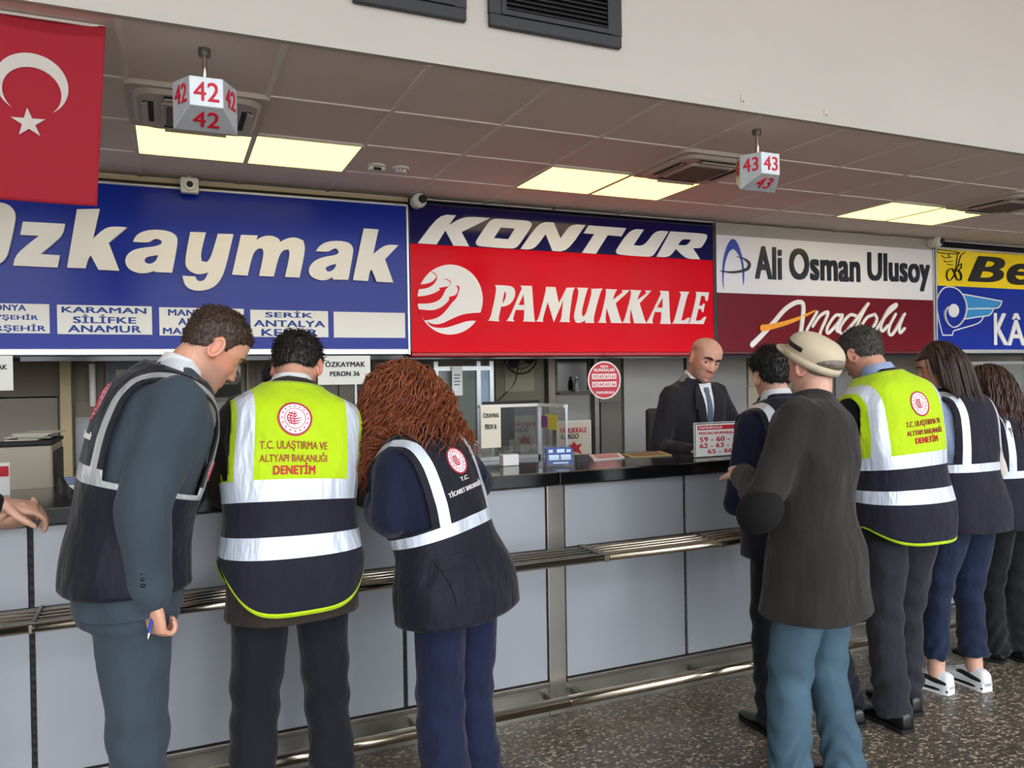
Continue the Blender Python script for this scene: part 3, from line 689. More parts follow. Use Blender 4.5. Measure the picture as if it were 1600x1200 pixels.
# ---- white and maroon sign
OC, SC = (1110, 350), 5.717
OD, SD = (1270, 360), 6.0
def sign_white():
    r = tag(empty('sign_board', (5.7, YS, 2.2)), 'white and maroon sign board with blue arch logo and dark lettering', 'sign')
    x0, x1, z0 = 4.40, 7.095, 1.725
    zm, zt = 2.265, 2.775
    boxo('lower_panel', x0, x1, YS, YS+0.06, z0+0.03, zm, M_amar, r)
    boxo('upper_panel', x0, x1, YS, YS+0.06, zm+0.002, zt, M_awhite, r)
    boxo('filler_panel', x0, x1, YS+0.004, YS+0.06, zt+0.002, CEIL-0.02, M_greyfill, r)
    bm = bmesh.new(); box(bm, x0, x1, YS-0.012, YS+0.06, z0, z0+0.029, 0.006); bobj('bottom_edge', bm, mat('dark maroon edge', (88, 14, 28), 0.4), r)
    bm = bmesh.new(); box(bm, x1+0.001, x1+0.02, YS-0.01, YS+0.06, z0, zt+0.01); bobj('edge_trim', bm, M_alu, r)
    GC = lambda pts: Z(OC, SC, pts); GD = lambda pts: Z(OD, SD, pts)
    arch = GC([(118, 585), (105, 500), (105, 380), (120, 280), (150, 185), (180, 140), (200, 132), (225, 145), (255, 200), (285, 300), (302, 420), (300, 500), (293, 550), (285, 480), (285, 400), (265, 300), (230, 240), (200, 222), (165, 245), (135, 320), (120, 420), (115, 500)])
    join_meshes('arch_logo', [place_shape([arch], YS, 0.004)], M_archblue, r)
    k = 1/SC/FPX*6.2
    strokes('logo_swoosh', [(GC([(225, 292), (290, 308), (342, 350), (330, 398), (260, 424), (170, 432), (80, 418)]), np.array([3, 12, 24, 28, 22, 16, 4])*0.00105)], M_navyink, r, YS-0.004, 0.003)
    letters('lettering', [('Ali', 1179, 384, 1221.4, 437.5)], M_navyink, r, bold=0.035, depth=0.006)
    letters('lettering', [('Osman', 1232.4, 387, 1343.7, 441.7)], M_navyink, r, bold=0.035, depth=0.006)
    letters('lettering', [('Ulusoy', 1354.7, 394, 1452.8, 456)], M_navyink, r, bold=0.035, depth=0.006)
    s = 0.00105
    def D2(pts, wd=24): return (GD(pts), np.ones(len(pts))*wd*0.00125)
    strokes('script_lettering', [
        (GC([(370, 1080), (450, 1000), (560, 880), (660, 765), (750, 706), (808, 702), (824, 745), (815, 850), (795, 990)]), np.array([42, 40, 38, 37, 36, 36, 38, 38, 36])*0.00118),
        D2([(-60, 935), (-25, 870), (35, 765)]), D2([(-5, 900), (60, 805), (130, 765), (130, 800), (75, 925)]), D2([(75, 925), (60, 990), (85, 1000)]),
        D2([(255, 795), (205, 800), (140, 890), (125, 950), (150, 955), (250, 840), (265, 795), (215, 925), (225, 950)]),
        D2([(400, 800), (340, 795), (265, 880), (245, 950), (285, 965), (370, 870), (510, 688)]), D2([(510, 688), (430, 840), (385, 955), (405, 975)]),
        D2([(565, 790), (500, 820), (440, 920), (465, 980), (540, 930), (590, 840), (570, 787)]),
        D2([(580, 940), (680, 800), (770, 715), (765, 695), (700, 745), (630, 890), (640, 945), (695, 890)]),
        D2([(770, 785), (715, 890), (705, 965), (745, 965), (850, 785)]), D2([(850, 785), (805, 905), (810, 960), (850, 920)])], M_letedge, r, YS, 0.005)
    strokes('orange_swash', [(GC([(460, 930), (550, 915), (680, 880), (800, 835), (925, 775)]), np.array([52, 42, 34, 26, 12])*0.00118)], M_orange, r, YS-0.006, 0.004)
    kids_local(r)
sign_white()

# ---- yellow and blue sign
OE, SE = (1450, 370), 6.313
def sign_yellow():
    r = tag(empty('sign_board', (8.0, YS, 2.2)), 'yellow and blue sign board cut by the right edge of the photo', 'sign')
    x0, x1 = 7.15, 9.8
    zt, zm, z0 = 2.79, 2.418, 1.74
    boxo('lower_panel', x0, x1, YS, YS+0.06, z0+0.03, zm, M_blue2, r)
    boxo('upper_panel', x0, x1, YS, YS+0.06, zm+0.002, zt, M_yel, r)
    bm = bmesh.new(); box(bm, x0-0.02, x1, YS-0.012, YS+0.06, z0-0.01, z0+0.029, 0.004); box(bm, x0-0.022, x0-0.001, YS-0.012, YS+0.06, z0+0.03, zt+0.012); box(bm, x0, x1, YS-0.012, YS+0.06, zt+0.001, zt+0.02)
    bobj('frame', bm, M_alu, r)
    GE = lambda pts: Z(OE, SE, pts)
    def px(a): return (OE[0]+a[0]/SE, OE[1]+a[1]/SE, OE[0]+a[2]/SE, OE[1]+a[3]/SE)
    letters('lettering', [('B', *px((388, 182, 757, 458))), ('e', *px((772, 255, 1030, 482)))], M_dark, r, bold=0.03, shear=0.25, depth=0.006)
    letters('lettering', [('K', *px((642, 752, 782, 1068))), ('Â', *px((775, 752, 955, 1072)))], M_letedge, r, bold=0.02, depth=0.006)
    w7 = 0.0075
    S_ = lambda pts, wd=w7: (GE(pts), wd)
    strokes('winged_logo', [S_([(80, 125), (290, 152), (285, 168), (105, 157), (82, 127)]), S_([(130, 182), (165, 208), (232, 200)]), S_([(150, 230), (180, 248), (240, 240)]), S_([(185, 270), (240, 278)]), S_([(200, 172), (205, 200)]), S_([(290, 155), (275, 270), (262, 330)]),
        S_([(365, 155), (320, 190), (285, 300), (240, 400), (205, 432), (180, 400), (185, 340), (225, 315), (250, 350), (270, 410), (305, 430), (318, 390), (295, 340), (265, 335)]), S_([(295, 290), (325, 265), (318, 310), (285, 335)])], M_dark, r, YS, 0.003)
    join_meshes('wing', [place_shape([GE([(345, 570), (715, 637), (695, 685), (665, 702), (378, 708), (370, 640)])], YS, 0.002), place_shape([GE([(378, 715), (640, 712), (620, 750), (585, 775), (360, 808)])], YS, 0.002)], M_lblue, r)
    w9 = 0.0115
    strokes('wheel_logo', [S_([(140, 970), (105, 830), (82, 690), (88, 600), (140, 515), (210, 495), (290, 525), (350, 605), (372, 700), (350, 800), (295, 872), (230, 892), (178, 845), (155, 765), (175, 705), (225, 685)], w9),
        S_([(140, 970), (190, 971), (236, 970)], w9), S_([(236, 970), (250, 930), (300, 912)], w9), S_([(300, 912), (490, 852), (545, 785)], w9),
        S_([(340, 567), (530, 600), (722, 636)], w9), S_([(722, 636), (705, 680), (665, 705), (520, 708), (375, 712)], w9), S_([(642, 710), (620, 752), (585, 778), (480, 792), (355, 812)], w9)], M_letedge, r, YS-0.002, 0.003)
    join_meshes('wheel_hub', [place_shape([GE([(250+52*math.cos(a), 728+66*math.sin(a)) for a in np.linspace(0, 2*np.pi, 40, endpoint=False)])], YS, 0.006)], M_letedge, r)
    kids_local(r)
sign_yellow()

# ---- cctv cameras above the signs
def cctv(px, py, Y, label, square=False):
    q = U(px, py, Y); r = tag(empty('security_camera', q), label, 'security camera')
    if square:
        bm = bmesh.new(); box(bm, -0.055, 0.055, -0.06, 0.0, -0.05, 0.05, 0.012); bobj('housing', bm, M_wplastic, r)
        bm = bmesh.new(); cyl(bm, (0, -0.085, -0.002), (0, -0.058, -0.002), 0.036, 24); bobj('lens_ring', bm, M_wplastic, r)
        bm = bmesh.new(); cyl(bm, (0, -0.089, -0.002), (0, -0.08, -0.002), 0.02, 20); bobj('lens', bm, M_dark, r)
    else:
        bm = bmesh.new(); cyl(bm, (0, 0.02, 0), (0, 0.07, 0), 0.05, 24); bobj('base', bm, M_wplastic, r)
        bm = bmesh.new(); ellipsoid(bm, (0, 0, 0), (0.055, 0.055, 0.055), 24, 16); bobj('ball_housing', bm, M_wplastic, r, smooth=True)
        bm = bmesh.new(); cyl(bm, (0.012, -0.062, 0), (0.008, -0.04, 0), 0.03, 20); bobj('lens', bm, M_dark, r)
    bm = bmesh.new(); cyl(bm, (0, 0.03, 0.04), (0, 0.05, max(0.05, CEIL-q.z)), 0.012, 12); bobj('mount', bm, M_wplastic, r)
cctv(296, 292, YS-0.06, 'square white security camera above the big blue sign', True)
cctv(655, 313, YS-0.10, 'round white security camera at the corner of the red sign')
cctv(1464, 378, YS-0.07, 'round grey security camera at the corner of the yellow sign')
# ================================================================== BOOTH INTERIORS
YB = 6.7
sbox('wall_back', -4, 11, YB, YB+0.1, 0, CEIL, mat('booth wall', (150, 140, 126), 0.7, var=0.04))
_tn = [4]
def wpanel(x0, y0, x1, y1, col, Y=YB, th=0.03, rough=0.55, metal=0.0):
    """wall cladding sheet or post seen through the opening"""
    _tn[0] += 1
    a = rectpx(x0, y0, x1, y1, Y)
    zt = a[3] if y0 > 560 else 2.5
    zb = a[2] if y1 < 705 else 0.0
    o = boxo('trim_%d' % _tn[0], a[0], a[1], Y-th, Y, zb, zt, mat('cladding %d %d %d' % col, col, rough, metal, var=0.04, vscale=3))
    o['kind'] = 'structure'; return o
wpanel(-60, 550, 94, 621, (98, 88, 76)); wpanel(-60, 622, 94, 790, (132, 124, 112))
wpanel(95, 550, 117, 790, (186, 168, 128), YB-0.03, 0.10)
wpanel(118, 550, 163, 628, (112, 103, 90)); wpanel(118, 652, 163, 790, (164, 166, 168)); wpanel(118, 629, 163, 651, (128, 118, 102))
wpanel(236, 550, 326, 790, (140, 132, 120)); wpanel(164, 645, 235, 790, (150, 143, 132))
wpanel(384, 550, 391, 790, (186, 172, 138), YB, 0.06); wpanel(399, 550, 480, 790, (122, 116, 106)); wpanel(327, 628, 383, 790, (160, 152, 140))
wpanel(481, 550, 527, 625, (134, 124, 112)); wpanel(528, 550, 552, 625, (140, 130, 117)); wpanel(481, 627, 552, 790, (146, 137, 124))
wpanel(581, 550, 640, 790, (146, 149, 153), YB, 0.05); wpanel(641, 550, 690, 790, (122, 122, 124))
wpanel(772, 550, 848, 632, (128, 122, 102)); wpanel(772, 633, 848, 790, (124, 119, 106))
wpanel(788, 565, 834, 611, (158, 152, 124), YB-0.03, 0.012)
wpanel(850, 550, 864, 790, (122, 112, 100), YB, 0.09, 0.4, 0.4)
wpanel(866, 614, 921, 790, (152, 150, 144)); wpanel(922, 550, 932, 790, (128, 124, 118), YB, 0.08, 0.4, 0.4)
wpanel(934, 550, 966, 627, (128, 116, 100)); wpanel(935, 629, 967, 790, (108, 101, 94), YB, 0.05)
wpanel(970, 550, 1066, 790, (150, 147, 144), YB, 0.05, 0.4, 0.3); wpanel(1068, 550, 1164, 790, (142, 140, 138), YB, 0.05, 0.4, 0.3)
wpanel(1166, 550, 1186, 603, (170, 158, 134)); wpanel(1166, 605, 1186, 790, (176, 166, 144)); wpanel(1188, 550, 1300, 790, (150, 140, 124))
wpanel(1302, 550, 1340, 790, (140, 138, 134)); wpanel(1342, 550, 1425, 790, (146, 138, 126))
wpanel(1500, 550, 1700, 790, (160, 152, 140))

def frame_bm(bm, x0, x1, z0, z1, y0, y1, fw):
    box(bm, x0, x1, y0, y1, z0, z0+fw); box(bm, x0, x1, y0, y1, z1-fw, z1); box(bm, x0, x0+fw, y0, y1, z0+fw, z1-fw); box(bm, x1-fw, x1, y0, y1, z0+fw, z1-fw)
def framed(name, px, Y, label, cat, mframe, mpane, fw=0.02, pname='pane'):
    a = rectpx(*px, Y); cx, cz = (a[0]+a[1])/2, (a[2]+a[3])/2
    r = tag(empty(name, (cx, Y, cz)), label, cat); hx, hz = (a[1]-a[0])/2, (a[3]-a[2])/2
    bm = bmesh.new(); frame_bm(bm, -hx, hx, -hz, hz, -0.025, -0.001, fw); bobj('frame', bm, mframe, r)
    boxo(pname, -hx+fw, hx-fw, -0.012, -0.002, -hz+fw, hz-fw, mpane, r)
    return r, hx, hz
M_dglass = mat('dark glass', (58, 58, 54), 0.08, spec=0.6)
r, hx, hz = framed('notice_board', (165, 552, 235, 640), YB-0.002, 'grey framed notice board with a cream sheet behind the grey suited man', 'notice board', mat('grey frame', (120, 120, 118), 0.5), mat('notice blue grey', (112, 126, 142), 0.5), 0.025)
boxo('notice_sheet', -hx*0.55, hx*0.75, -0.016, -0.0125, -hz*0.2, hz*0.42, mat('cream sheet', (206, 198, 178), 0.8), r)
r, hx, hz = framed('window_panel', (328, 552, 383, 626), YB-0.002, 'dark glass window panel with faint letters beside the grey suited man', 'window', mat('taupe frame', (120, 108, 94), 0.5), M_dglass, 0.03)
me = words_fit('ED', -0.03, hx-0.04, -0.06, 0.06, -0.0125, 0.02, 0.0, 0.001); mesh_obj('lettering', me, mat('faint grey lettering', (140, 138, 130), 0.6), r)
r, hx, hz = framed('cabinet_door', (553, 596, 580, 664), YB-0.002, 'narrow glazed cabinet door with pale frame behind the curly haired woman', 'cabinet', M_alu, M_dglass, 0.02)
bm = bmesh.new(); cyl(bm, (0, 0, -0.16), (0, 0, 0.16), 0.022, 14)
q = U(144, 602, YB-0.10); o = bobj('door_handle', bm, M_wplastic); o.name = 'door_pull'; o.location = (q.x, YB-0.075, q.z); tag(o, 'white vertical tube pull handle on the rear wall near left', 'handle')
wd, hx, hz = framed('wall_window', (866, 540, 920, 612), YB-0.002, 'small dark window in the rear wall above the cargo poster', 'window', mat('brown frame', (104, 96, 84), 0.5), mat('black glass', (24, 20, 20), 0.1), 0.018)
def sheet(name, px, Y, lines, label, M=None, sc=(1, 1), ink=None, bold=0.03, cat='paper sign', tilt=0.0):
    a = rectpx(*px, Y); cx, cz = (a[0]+a[1])/2, (a[2]+a[3])/2; hx, hz = (a[1]-a[0])/2, (a[3]-a[2])/2
    r = tag(empty(name, (cx, Y, cz)), label, cat); r.rotation_euler = (0, tilt, 0)
    bm = bmesh.new(); nx = 8; V = []
    for i in range(nx+1):
        x = -hx+2*hx*i/nx; yb = 0.004*math.sin(i/nx*math.pi)
        V.append([bm.verts.new((x, y+yb, z)) for z in (-hz, hz) for y in (-0.0008, 0.0008)])
    for a_, b_ in zip(V[:-1], V[1:]):
        for i, j in ((0, 1), (1, 3), (3, 2), (2, 0)): bm.faces.new((a_[i], a_[j], b_[j], b_[i]))
    for q in (V[0], V[-1]): bm.faces.new((q[0], q[1], q[3], q[2]))
    bobj('sheet', bm, M or M_paper, r)
    for t, x0, x1, z0, z1, *ik in lines:
        me = words_fit(t, x0*hx, x1*hx, z0*hz, z1*hz, -0.0012, bold, 0.0, 0.0006); mesh_obj('lettering', me, ik[0] if ik else (ink or M_ink), r)
    return r, hx, hz
YP = YS-0.03
sheet('paper_sign', (496, 556, 579, 600), YP, [('ÖZKAYMAK', -0.72, 0.80, 0.22, 0.66), ('PERON 36', -0.55, 0.58, -0.42, -0.08)], 'white paper sign hanging under the blue sign beside the yellow vested man', tilt=0.0)
sheet('paper_sign', (-62, 556, 21, 610), YP, [('ÖZKAYMAK', -0.82, 0.78, 0.2, 0.56), ('PERON 36', -0.55, 0.45, -0.42, -0.08)], 'white paper sign hanging under the blue sign at the far left edge')
# aluminium glass partition behind the curly haired woman
def partition(px, Y, label, extra=None):
    a = rectpx(*px, Y); r = tag(empty('glass_partition', ((a[0]+a[1])/2, Y, 0)), label, 'partition')
    hx = (a[1]-a[0])/2; zt = 1.69; f = 0.035
    bm = bmesh.new()
    for x in (-hx, hx-f, hx*0.42): box(bm, x, x+f, -0.03, 0.03, 0, zt)
    box(bm, -hx+f, hx-f, -0.029, 0.029, zt-f-0.04, zt-0.04); box(bm, -hx+f, hx-f, -0.029, 0.029, 1.0, 1.04)
    bobj('frame', bm, M_alu, r)
    boxo('glass_pane', -hx+f, hx*0.42, -0.004, 0.004, 1.04, zt-f-0.04, mat('greenish glass', (172, 184, 178), 0.05, trans=0.6, alpha=0.55), r)
    boxo('blue_panel', hx*0.42+f, hx-f, -0.01, 0.01, 1.04, zt-f-0.04, mat('blue grey panel', (146, 166, 188), 0.4), r)
    boxo('lower_panel', -hx+f, hx-f, -0.01, 0.01, 0.02, 1.0, mat('grey lower panel', (160, 160, 160), 0.5), r)
    return r
partition((676, 556, 771, 700), 6.0, 'aluminium partition with glass and a blue panel behind the curly haired woman')
sheet('paper_sheet', (706, 573, 723, 618), 5.95, [], 'small white paper sheet taped on the glass partition', ink=mat('grey ink', (120, 120, 124), 0.7), bold=0.0)
partition((1502, 556, 1640, 700), 6.0, 'aluminium partition with glass at the right edge behind the brown haired woman')
# wall fan
def fan():
    Y = YB-0.16; c = U(810, 556, Y); r = tag(empty('wall_fan', c), 'black wall fan with wire guard partly hidden under the red sign', 'fan')
    R = 0.165; bm = bmesh.new()
    for rad in (R, R*0.72, R*0.45):
        tube(bm, [(rad*math.cos(t), -0.05-0.03*(1-rad/R), rad*math.sin(t)) for t in np.linspace(0, 2*np.pi, 37)], 0.004 if rad < R else 0.008, 6, ends=False)
    for k in range(24):
        t = k*math.pi/12; tube(bm, [(0.03*math.cos(t), -0.085, 0.03*math.sin(t)), (R*0.6*math.cos(t), -0.072, R*0.6*math.sin(t)), (R*math.cos(t), -0.05, R*math.sin(t))], 0.002, 5)
    bobj('wire_guard', bm, M_dark, r)
    for k in range(3):
        bm = bmesh.new(); t = R_(90+120*k); d = np.array([math.cos(t), 0, math.sin(t)]); pz = np.array([-math.sin(t), 0, math.cos(t)])
        pts = [d*0.03, d*0.08+pz*0.02, d*0.14+pz*0.01]; tube(bm, [tuple(p+np.array([0, -0.04, 0])) for p in pts], [0.02, 0.05, 0.03], 10, n=8, flat=0.12, nvec=(0.3, 1, 0.2)); bobj('blade', bm, M_vent, r)
    bm = bmesh.new(); cyl(bm, (0, -0.05, 0), (0, 0.05, 0), 0.045, 18); bobj('motor', bm, M_dark, r)
    bm = bmesh.new(); tube(bm, [(0, 0.05, 0), (0, 0.1, -0.03), (0, 0.125, -0.03)], 0.02, 10, n=8); bobj('wall_bracket', bm, M_dark, r)
    bm = bmesh.new(); tube(bm, [(0.02, 0.05, -0.03), (0.03, 0.1, -0.16), (0.0, 0.12, -0.26), (-0.1, 0.122, -0.36), (-0.17, 0.122, -0.42)], 0.005, 8, n=24); bobj('cord', bm, M_dark, r)
fan()
# bottle on the window ledge
q = U(902, 612, YB-0.09)
r = tag(empty('bottle', (q.x, YB-0.075, q.z-0.005)), 'grey plastic bottle on the ledge of the small dark window', 'bottle')
bm = bmesh.new(); loft(bm, [np.array([(rr*math.cos(t), rr*math.sin(t), z) for t in np.linspace(0, 2*np.pi, 18, endpoint=False)]) for rr, z in ((0.024, 0), (0.026, 0.01), (0.026, 0.09), (0.02, 0.11), (0.011, 0.122), (0.011, 0.135))]); bobj('bottle_body', bm, mat('grey plastic', (140, 142, 140), 0.3), r, smooth=True)
bm = bmesh.new(); cyl(bm, (0, 0, 0.135), (0, 0, 0.15), 0.013, 14); bobj('cap', bm, M_wplastic, r)
a = rectpx(866, 608, 920, 614, YB)
o = boxo('trim_60', a[0], a[1], YB-0.12, YB, q.z-0.02, q.z-0.006, mat('brown frame', (104, 96, 84), 0.5)); o['kind'] = 'structure'
# cargo poster
r, hx, hz = sheet('poster', (871, 660, 922, 712), YB-0.12, [('PAMUKKALE', -0.86, 0.8, 0.36, 0.66, M_redink), ('KARGO', -0.8, 0.3, 0.02, 0.3, M_ink)], 'cream cargo poster with red and black lettering in a white frame on the rear wall', M=mat('cream poster', (218, 204, 182), 0.6), cat='poster')
bm = bmesh.new(); frame_bm(bm, -hx-0.012, hx+0.012, -hz-0.012, hz+0.012, -0.006, 0.006, 0.012); bobj('frame', bm, M_wplastic, r)
bm = bmesh.new(); me = place_shape([[(-0.25*hx, -0.75*hz), (-0.5*hx, -0.3*hz), (-0.2*hx, -0.38*hz), (0, -0.12*hz), (0.15*hx, -0.35*hz), (0.5*hx, -0.28*hz), (0.3*hx, -0.55*hz), (0.5*hx, -0.9*hz), (0.1*hx, -0.7*hz)]], -0.001, 0.001); bm.free(); mesh_obj('figure_mark', me, M_redink, r)
bm = bmesh.new(); box(bm, -hx, hx, 0.002, 0.09, -hz-0.035, -hz-0.013); bobj('wall_ledge', bm, M_alu, r)
# round red hanging sign
def round_sign():
    c = U(944, 594, YP); r = tag(empty('hanging_sign', c), 'round red sign with white rim and number rows hanging under the red sign board', 'sign')
    R = U(970, 594, YP).x-c.x; R = R*0.98
    bm = bmesh.new(); cyl(bm, (0, -0.004, 0), (0, 0.004, 0), R, 48); bobj('disc', bm, mat('red disc', (200, 22, 48), 0.35), r)
    me = place_shape([circ(0, 0, R*1.0, 64), circ(0, 0, R*0.93, 64)], -0.004, 0.001); mesh_obj('rim', me, M_letedge, r)
    for t, x0, x1, z0, z1 in (('PERON', -0.22, 0.22, 0.66, 0.78), ('NUMARALARI', -0.62, 0.62, 0.45, 0.62), ('PAMUKKALE', -0.5, 0.6, -0.72, -0.58)):
        me = words_fit(t, x0*R, x1*R, z0*R, z1*R, -0.004, 0.02, 0, 0.001); mesh_obj('lettering', me, M_letedge, r)
    for k, (z0, z1, nums) in enumerate(((0.06, 0.34, ('59', '60', '61', '62')), (-0.36, -0.08, ('63', '64', '65', '66')))):
        for i, n_ in enumerate(nums):
            x0 = (-0.74+0.375*i)*R; x1 = x0+0.34*R
            p = boxo('number_plate', x0, x1, -0.0055, -0.004, z0*R, z1*R, M_letedge, r)
            me = words_fit(n_, x0+0.05*R, x1-0.05*R, (z0+0.05)*R, (z1-0.05)*R, -0.0055, 0.02, 0, 0.001); mesh_obj('number', me, M_redink, p)
    bm = bmesh.new(); cyl(bm, (0, 0, R*0.98), (0, 0, 1.74-c.z), 0.003, 8); bobj('hanging_wire', bm, M_dark, r)
round_sign()

# ---- things standing on the counters
M_glass = mat('clear acrylic', (236, 242, 242), 0.03, trans=0.95, ior=1.3, alpha=0.35)
M_edge = mat('acrylic edge', (214, 216, 214), 0.2)
def case():
    Y1, Y0 = 3.78, 3.47
    a = U(748, 640, Y1); b = U(842, 640, Y1); zt = U(800, 636, Y1).z
    r = tag(empty('glass_screen', ((a.x+b.x)/2, Y1, CT)), 'clear glass counter screen with metal edges left of the flyer box', 'screen')
    hx = (b.x-a.x)/2; h = zt-CT; d = Y0-Y1
    boxo('glass_pane', -hx, hx, -0.003, 0.003, 0.02, h, M_glass, r)
    boxo('glass_pane', hx-0.003, hx+0.003, d, -0.004, 0.002, h, M_glass, r)
    bm = bmesh.new(); box(bm, -hx, hx+0.012, -0.012, 0.012, h, h+0.016); box(bm, hx-0.012, hx+0.012, d, -0.012, h, h+0.016); bobj('top_edge', bm, mat('brushed edge', (200, 196, 190), 0.35, metal=0.5), r)
    bm = bmesh.new(); box(bm, hx-0.012, hx+0.012, -0.012, 0.012, 0.001, h); bobj('corner_post', bm, M_alu, r)
    bm = bmesh.new(); box(bm, hx-0.006, hx+0.006, d-0.008, d, 0.001, h+0.016); bobj('end_post', bm, M_alu, r)
    boxo('base_strip', -hx, hx, -0.012, 0.012, 0.001, 0.02, M_alu, r)
    # sticker on the side pane
    bm = bmesh.new(); box(bm, hx-0.0045, hx-0.003, d*0.72, d*0.28, h*0.58, h*0.86); o = bobj('sticker', bm, mat('yellow sticker', (206, 186, 70), 0.5), r)
    bm = bmesh.new(); box(bm, hx-0.0047, hx-0.0032, d*0.36, d*0.12, h*0.6, h*0.82); o = bobj('sticker', bm, mat('purple sticker', (120, 60, 130), 0.5), r)
case()
sheet('paper_sign', (751, 634, 783, 699), 3.755, [('ÖZKAYMAK', -0.8, 0.85, 0.42, 0.68), ('PERON 36', -0.6, 0.55, -0.12, 0.12)], 'white paper sign taped on the glass counter screen', M=mat('warm paper', (226, 216, 196), 0.8), bold=0.02)
# monitor behind the screen
def monitor(x, y, rz, label, z=1.12):
    r = tag(empty('monitor', (x, y, z), rz), label, 'monitor')
    bm = bmesh.new(); box(bm, -0.24, 0.24, -0.02, 0.0, 0.12, 0.42, 0.006); bobj('casing', bm, M_vent, r)
    boxo('screen', -0.225, 0.225, -0.0225, -0.02, 0.135, 0.405, M_dglass, r)
    bm = bmesh.new(); tube(bm, [(0, 0.005, 0.26), (0, 0.04, 0.16), (0, 0.04, 0.042)], [0.03, 0.028, 0.03], 12, n=8); bobj('neck', bm, M_vent, r)
    bm = bmesh.new(); box(bm, -0.12, 0.12, -0.06, 0.1, 0.001, 0.012, 0.004); bobj('stand_base', bm, M_vent, r)
    return r
desk_m = mat('grey desk', (120, 118, 114), 0.5)
def desk(x0, x1, y0, y1, z, label):
    r = tag(empty('desk', ((x0+x1)/2, (y0+y1)/2, 0)), label, 'desk', None); hx, hy = (x1-x0)/2, (y1-y0)/2
    boxo('desktop', -hx, hx, -hy, hy, z-0.03, z, desk_m, r)
    for sx in (-1, 1): boxo('side_panel', sx*(hx-0.03)-0.015, sx*(hx-0.03)+0.015, -hy+0.03, hy-0.03, 0.0, z-0.031, desk_m, r)
desk(1.68, 2.35, 4.45, 5.1, 0.975, 'grey desk carrying a dark monitor behind the glass screen')
q = U(806, 660, 4.75); monitor(q.x, 4.8, math.pi+0.25, 'dark monitor seen through the glass counter screen', 0.976)
# flyer box
def flyers():
    Y = 3.36; a = rectpx(852, 697, 895, 726, Y)
    r = tag(empty('flyer_holder', ((a[0]+a[1])/2, Y, CT), R_(-14)), 'small acrylic flyer holder with blue and white cards on the countertop', 'holder')
    w_ = (a[1]-a[0])/2*0.92
    bm = bmesh.new(); box(bm, -w_, w_, -0.03, 0.035, 0.001, 0.006); box(bm, -w_, w_, -0.034, -0.0305, 0.001, 0.05); box(bm, -w_, w_, 0.035, 0.0385, 0.001, 0.1); box(bm, -w_-0.003, -w_, -0.034, 0.0385, 0.001, 0.08); box(bm, w_, w_+0.003, -0.034, 0.0385, 0.001, 0.08)
    bobj('acrylic_tray', bm, M_glass, r)
    for k in range(3):
        bm = bmesh.new(); box(bm, -w_*0.95, w_*0.95, -0.022+0.018*k, -0.018+0.018*k, 0.008, 0.085+0.004*k)
        c = bobj('card', bm, mat('blue card', (24, 40, 128), 0.4), r); c.rotation_euler = (R_(-8), 0, 0)
        if k == 0:
            for x0, x1, z0, z1 in ((-0.8, -0.06, 0.03, 0.055), (0.06, 0.8, 0.03, 0.055), (-0.8, -0.5, 0.065, 0.08), (-0.2, 0.35, 0.065, 0.082), (0.5, 0.8, 0.066, 0.08)):
                boxo('card_patch', x0*w_, x1*w_, -0.0232, -0.022, z0, z1, mat('pale blue patch', (190, 214, 236), 0.5), c)
            boxo('card_patch', -0.5*w_, 0.6*w_, -0.0232, -0.022, 0.013, 0.019, mat('pale blue patch', (190, 214, 236), 0.5), c)
flyers()
def card_box():
    Y = 3.5; a = rectpx(786, 706, 811, 722, Y)
    bm = bmesh.new(); box(bm, a[0], a[1], Y, Y+0.05, CT+0.001, CT+0.055, 0.003); o = bobj('card_box', bm, M_wplastic); tag(o, 'small white box on the countertop in front of the glass screen', 'box')
card_box()
def leaflet(name, corners, z, M, label, ink=None, lines=()):
    """flat booklet lying on the counter; corners are photo pixels on the countertop plane"""
    P = [at(px, py, 2, CT) for px, py in corners]; c = sum(P, Vector())/4
    r = tag(empty(name, (c.x, c.y, CT)), label, 'leaflet')
    bm = bmesh.new(); lo = [bm.verts.new((p.x-c.x, p.y-c.y, 0.001)) for p in P]; hi = [bm.verts.new((p.x-c.x, p.y-c.y, 0.001+z)) for p in P]
    bm.faces.new(lo); bm.faces.new(hi)
    for i in range(4): bm.faces.new((lo[i], lo[(i+1) % 4], hi[(i+1) % 4], hi[i]))
    bobj('booklet', bm, M, r)
    bm = bmesh.new(); sc = [0.82, 0.82]
    q = [Vector((p.x-c.x, p.y-c.y, 0)) for p in P]
    for k in range(3):
        t0, t1 = 0.15+0.28*k, 0.28+0.28*k
        e = lambda u, v: q[0]*(1-u)*(1-v)+q[1]*u*(1-v)+q[2]*u*v+q[3]*(1-u)*v
        ps = [e(0.12, t0), e(0.88, t0), e(0.88, t1), e(0.12, t1)]
        v4 = [bm.verts.new((p.x, p.y, 0.0018+z)) for p in ps]; v5 = [bm.verts.new((p.x, p.y, 0.001+z)) for p in ps]
        bm.faces.new(v4)
        for i in range(4): bm.faces.new((v5[i], v5[(i+1) % 4], v4[(i+1) % 4], v4[i]))
    bobj('printed_band', bm, ink or M_redink, r)
r = [o for o in bpy.data.objects if o.get('label') == 'small white paper sheet taped on the glass partition'][0]
for k in range(4): boxo('printed_line', -.028, .028-.01*(k % 2), -0.0016, -0.0008, 0.045-.026*k, 0.055-.026*k, mat('grey ink', (120, 120, 124), 0.7), r)
leaflet('leaflet', [(928, 720), (976, 716), (968, 709), (920, 712)], 0.004, M_paper, 'red and white leaflet lying on the black countertop')
leaflet('leaflet', [(985, 716), (1050, 712), (1032, 706), (972, 710)], 0.004, mat('tan paper', (190, 168, 128), 0.6), 'tan printed leaflet lying beside the red and white one', ink=mat('brown ink', (120, 84, 50), 0.7))
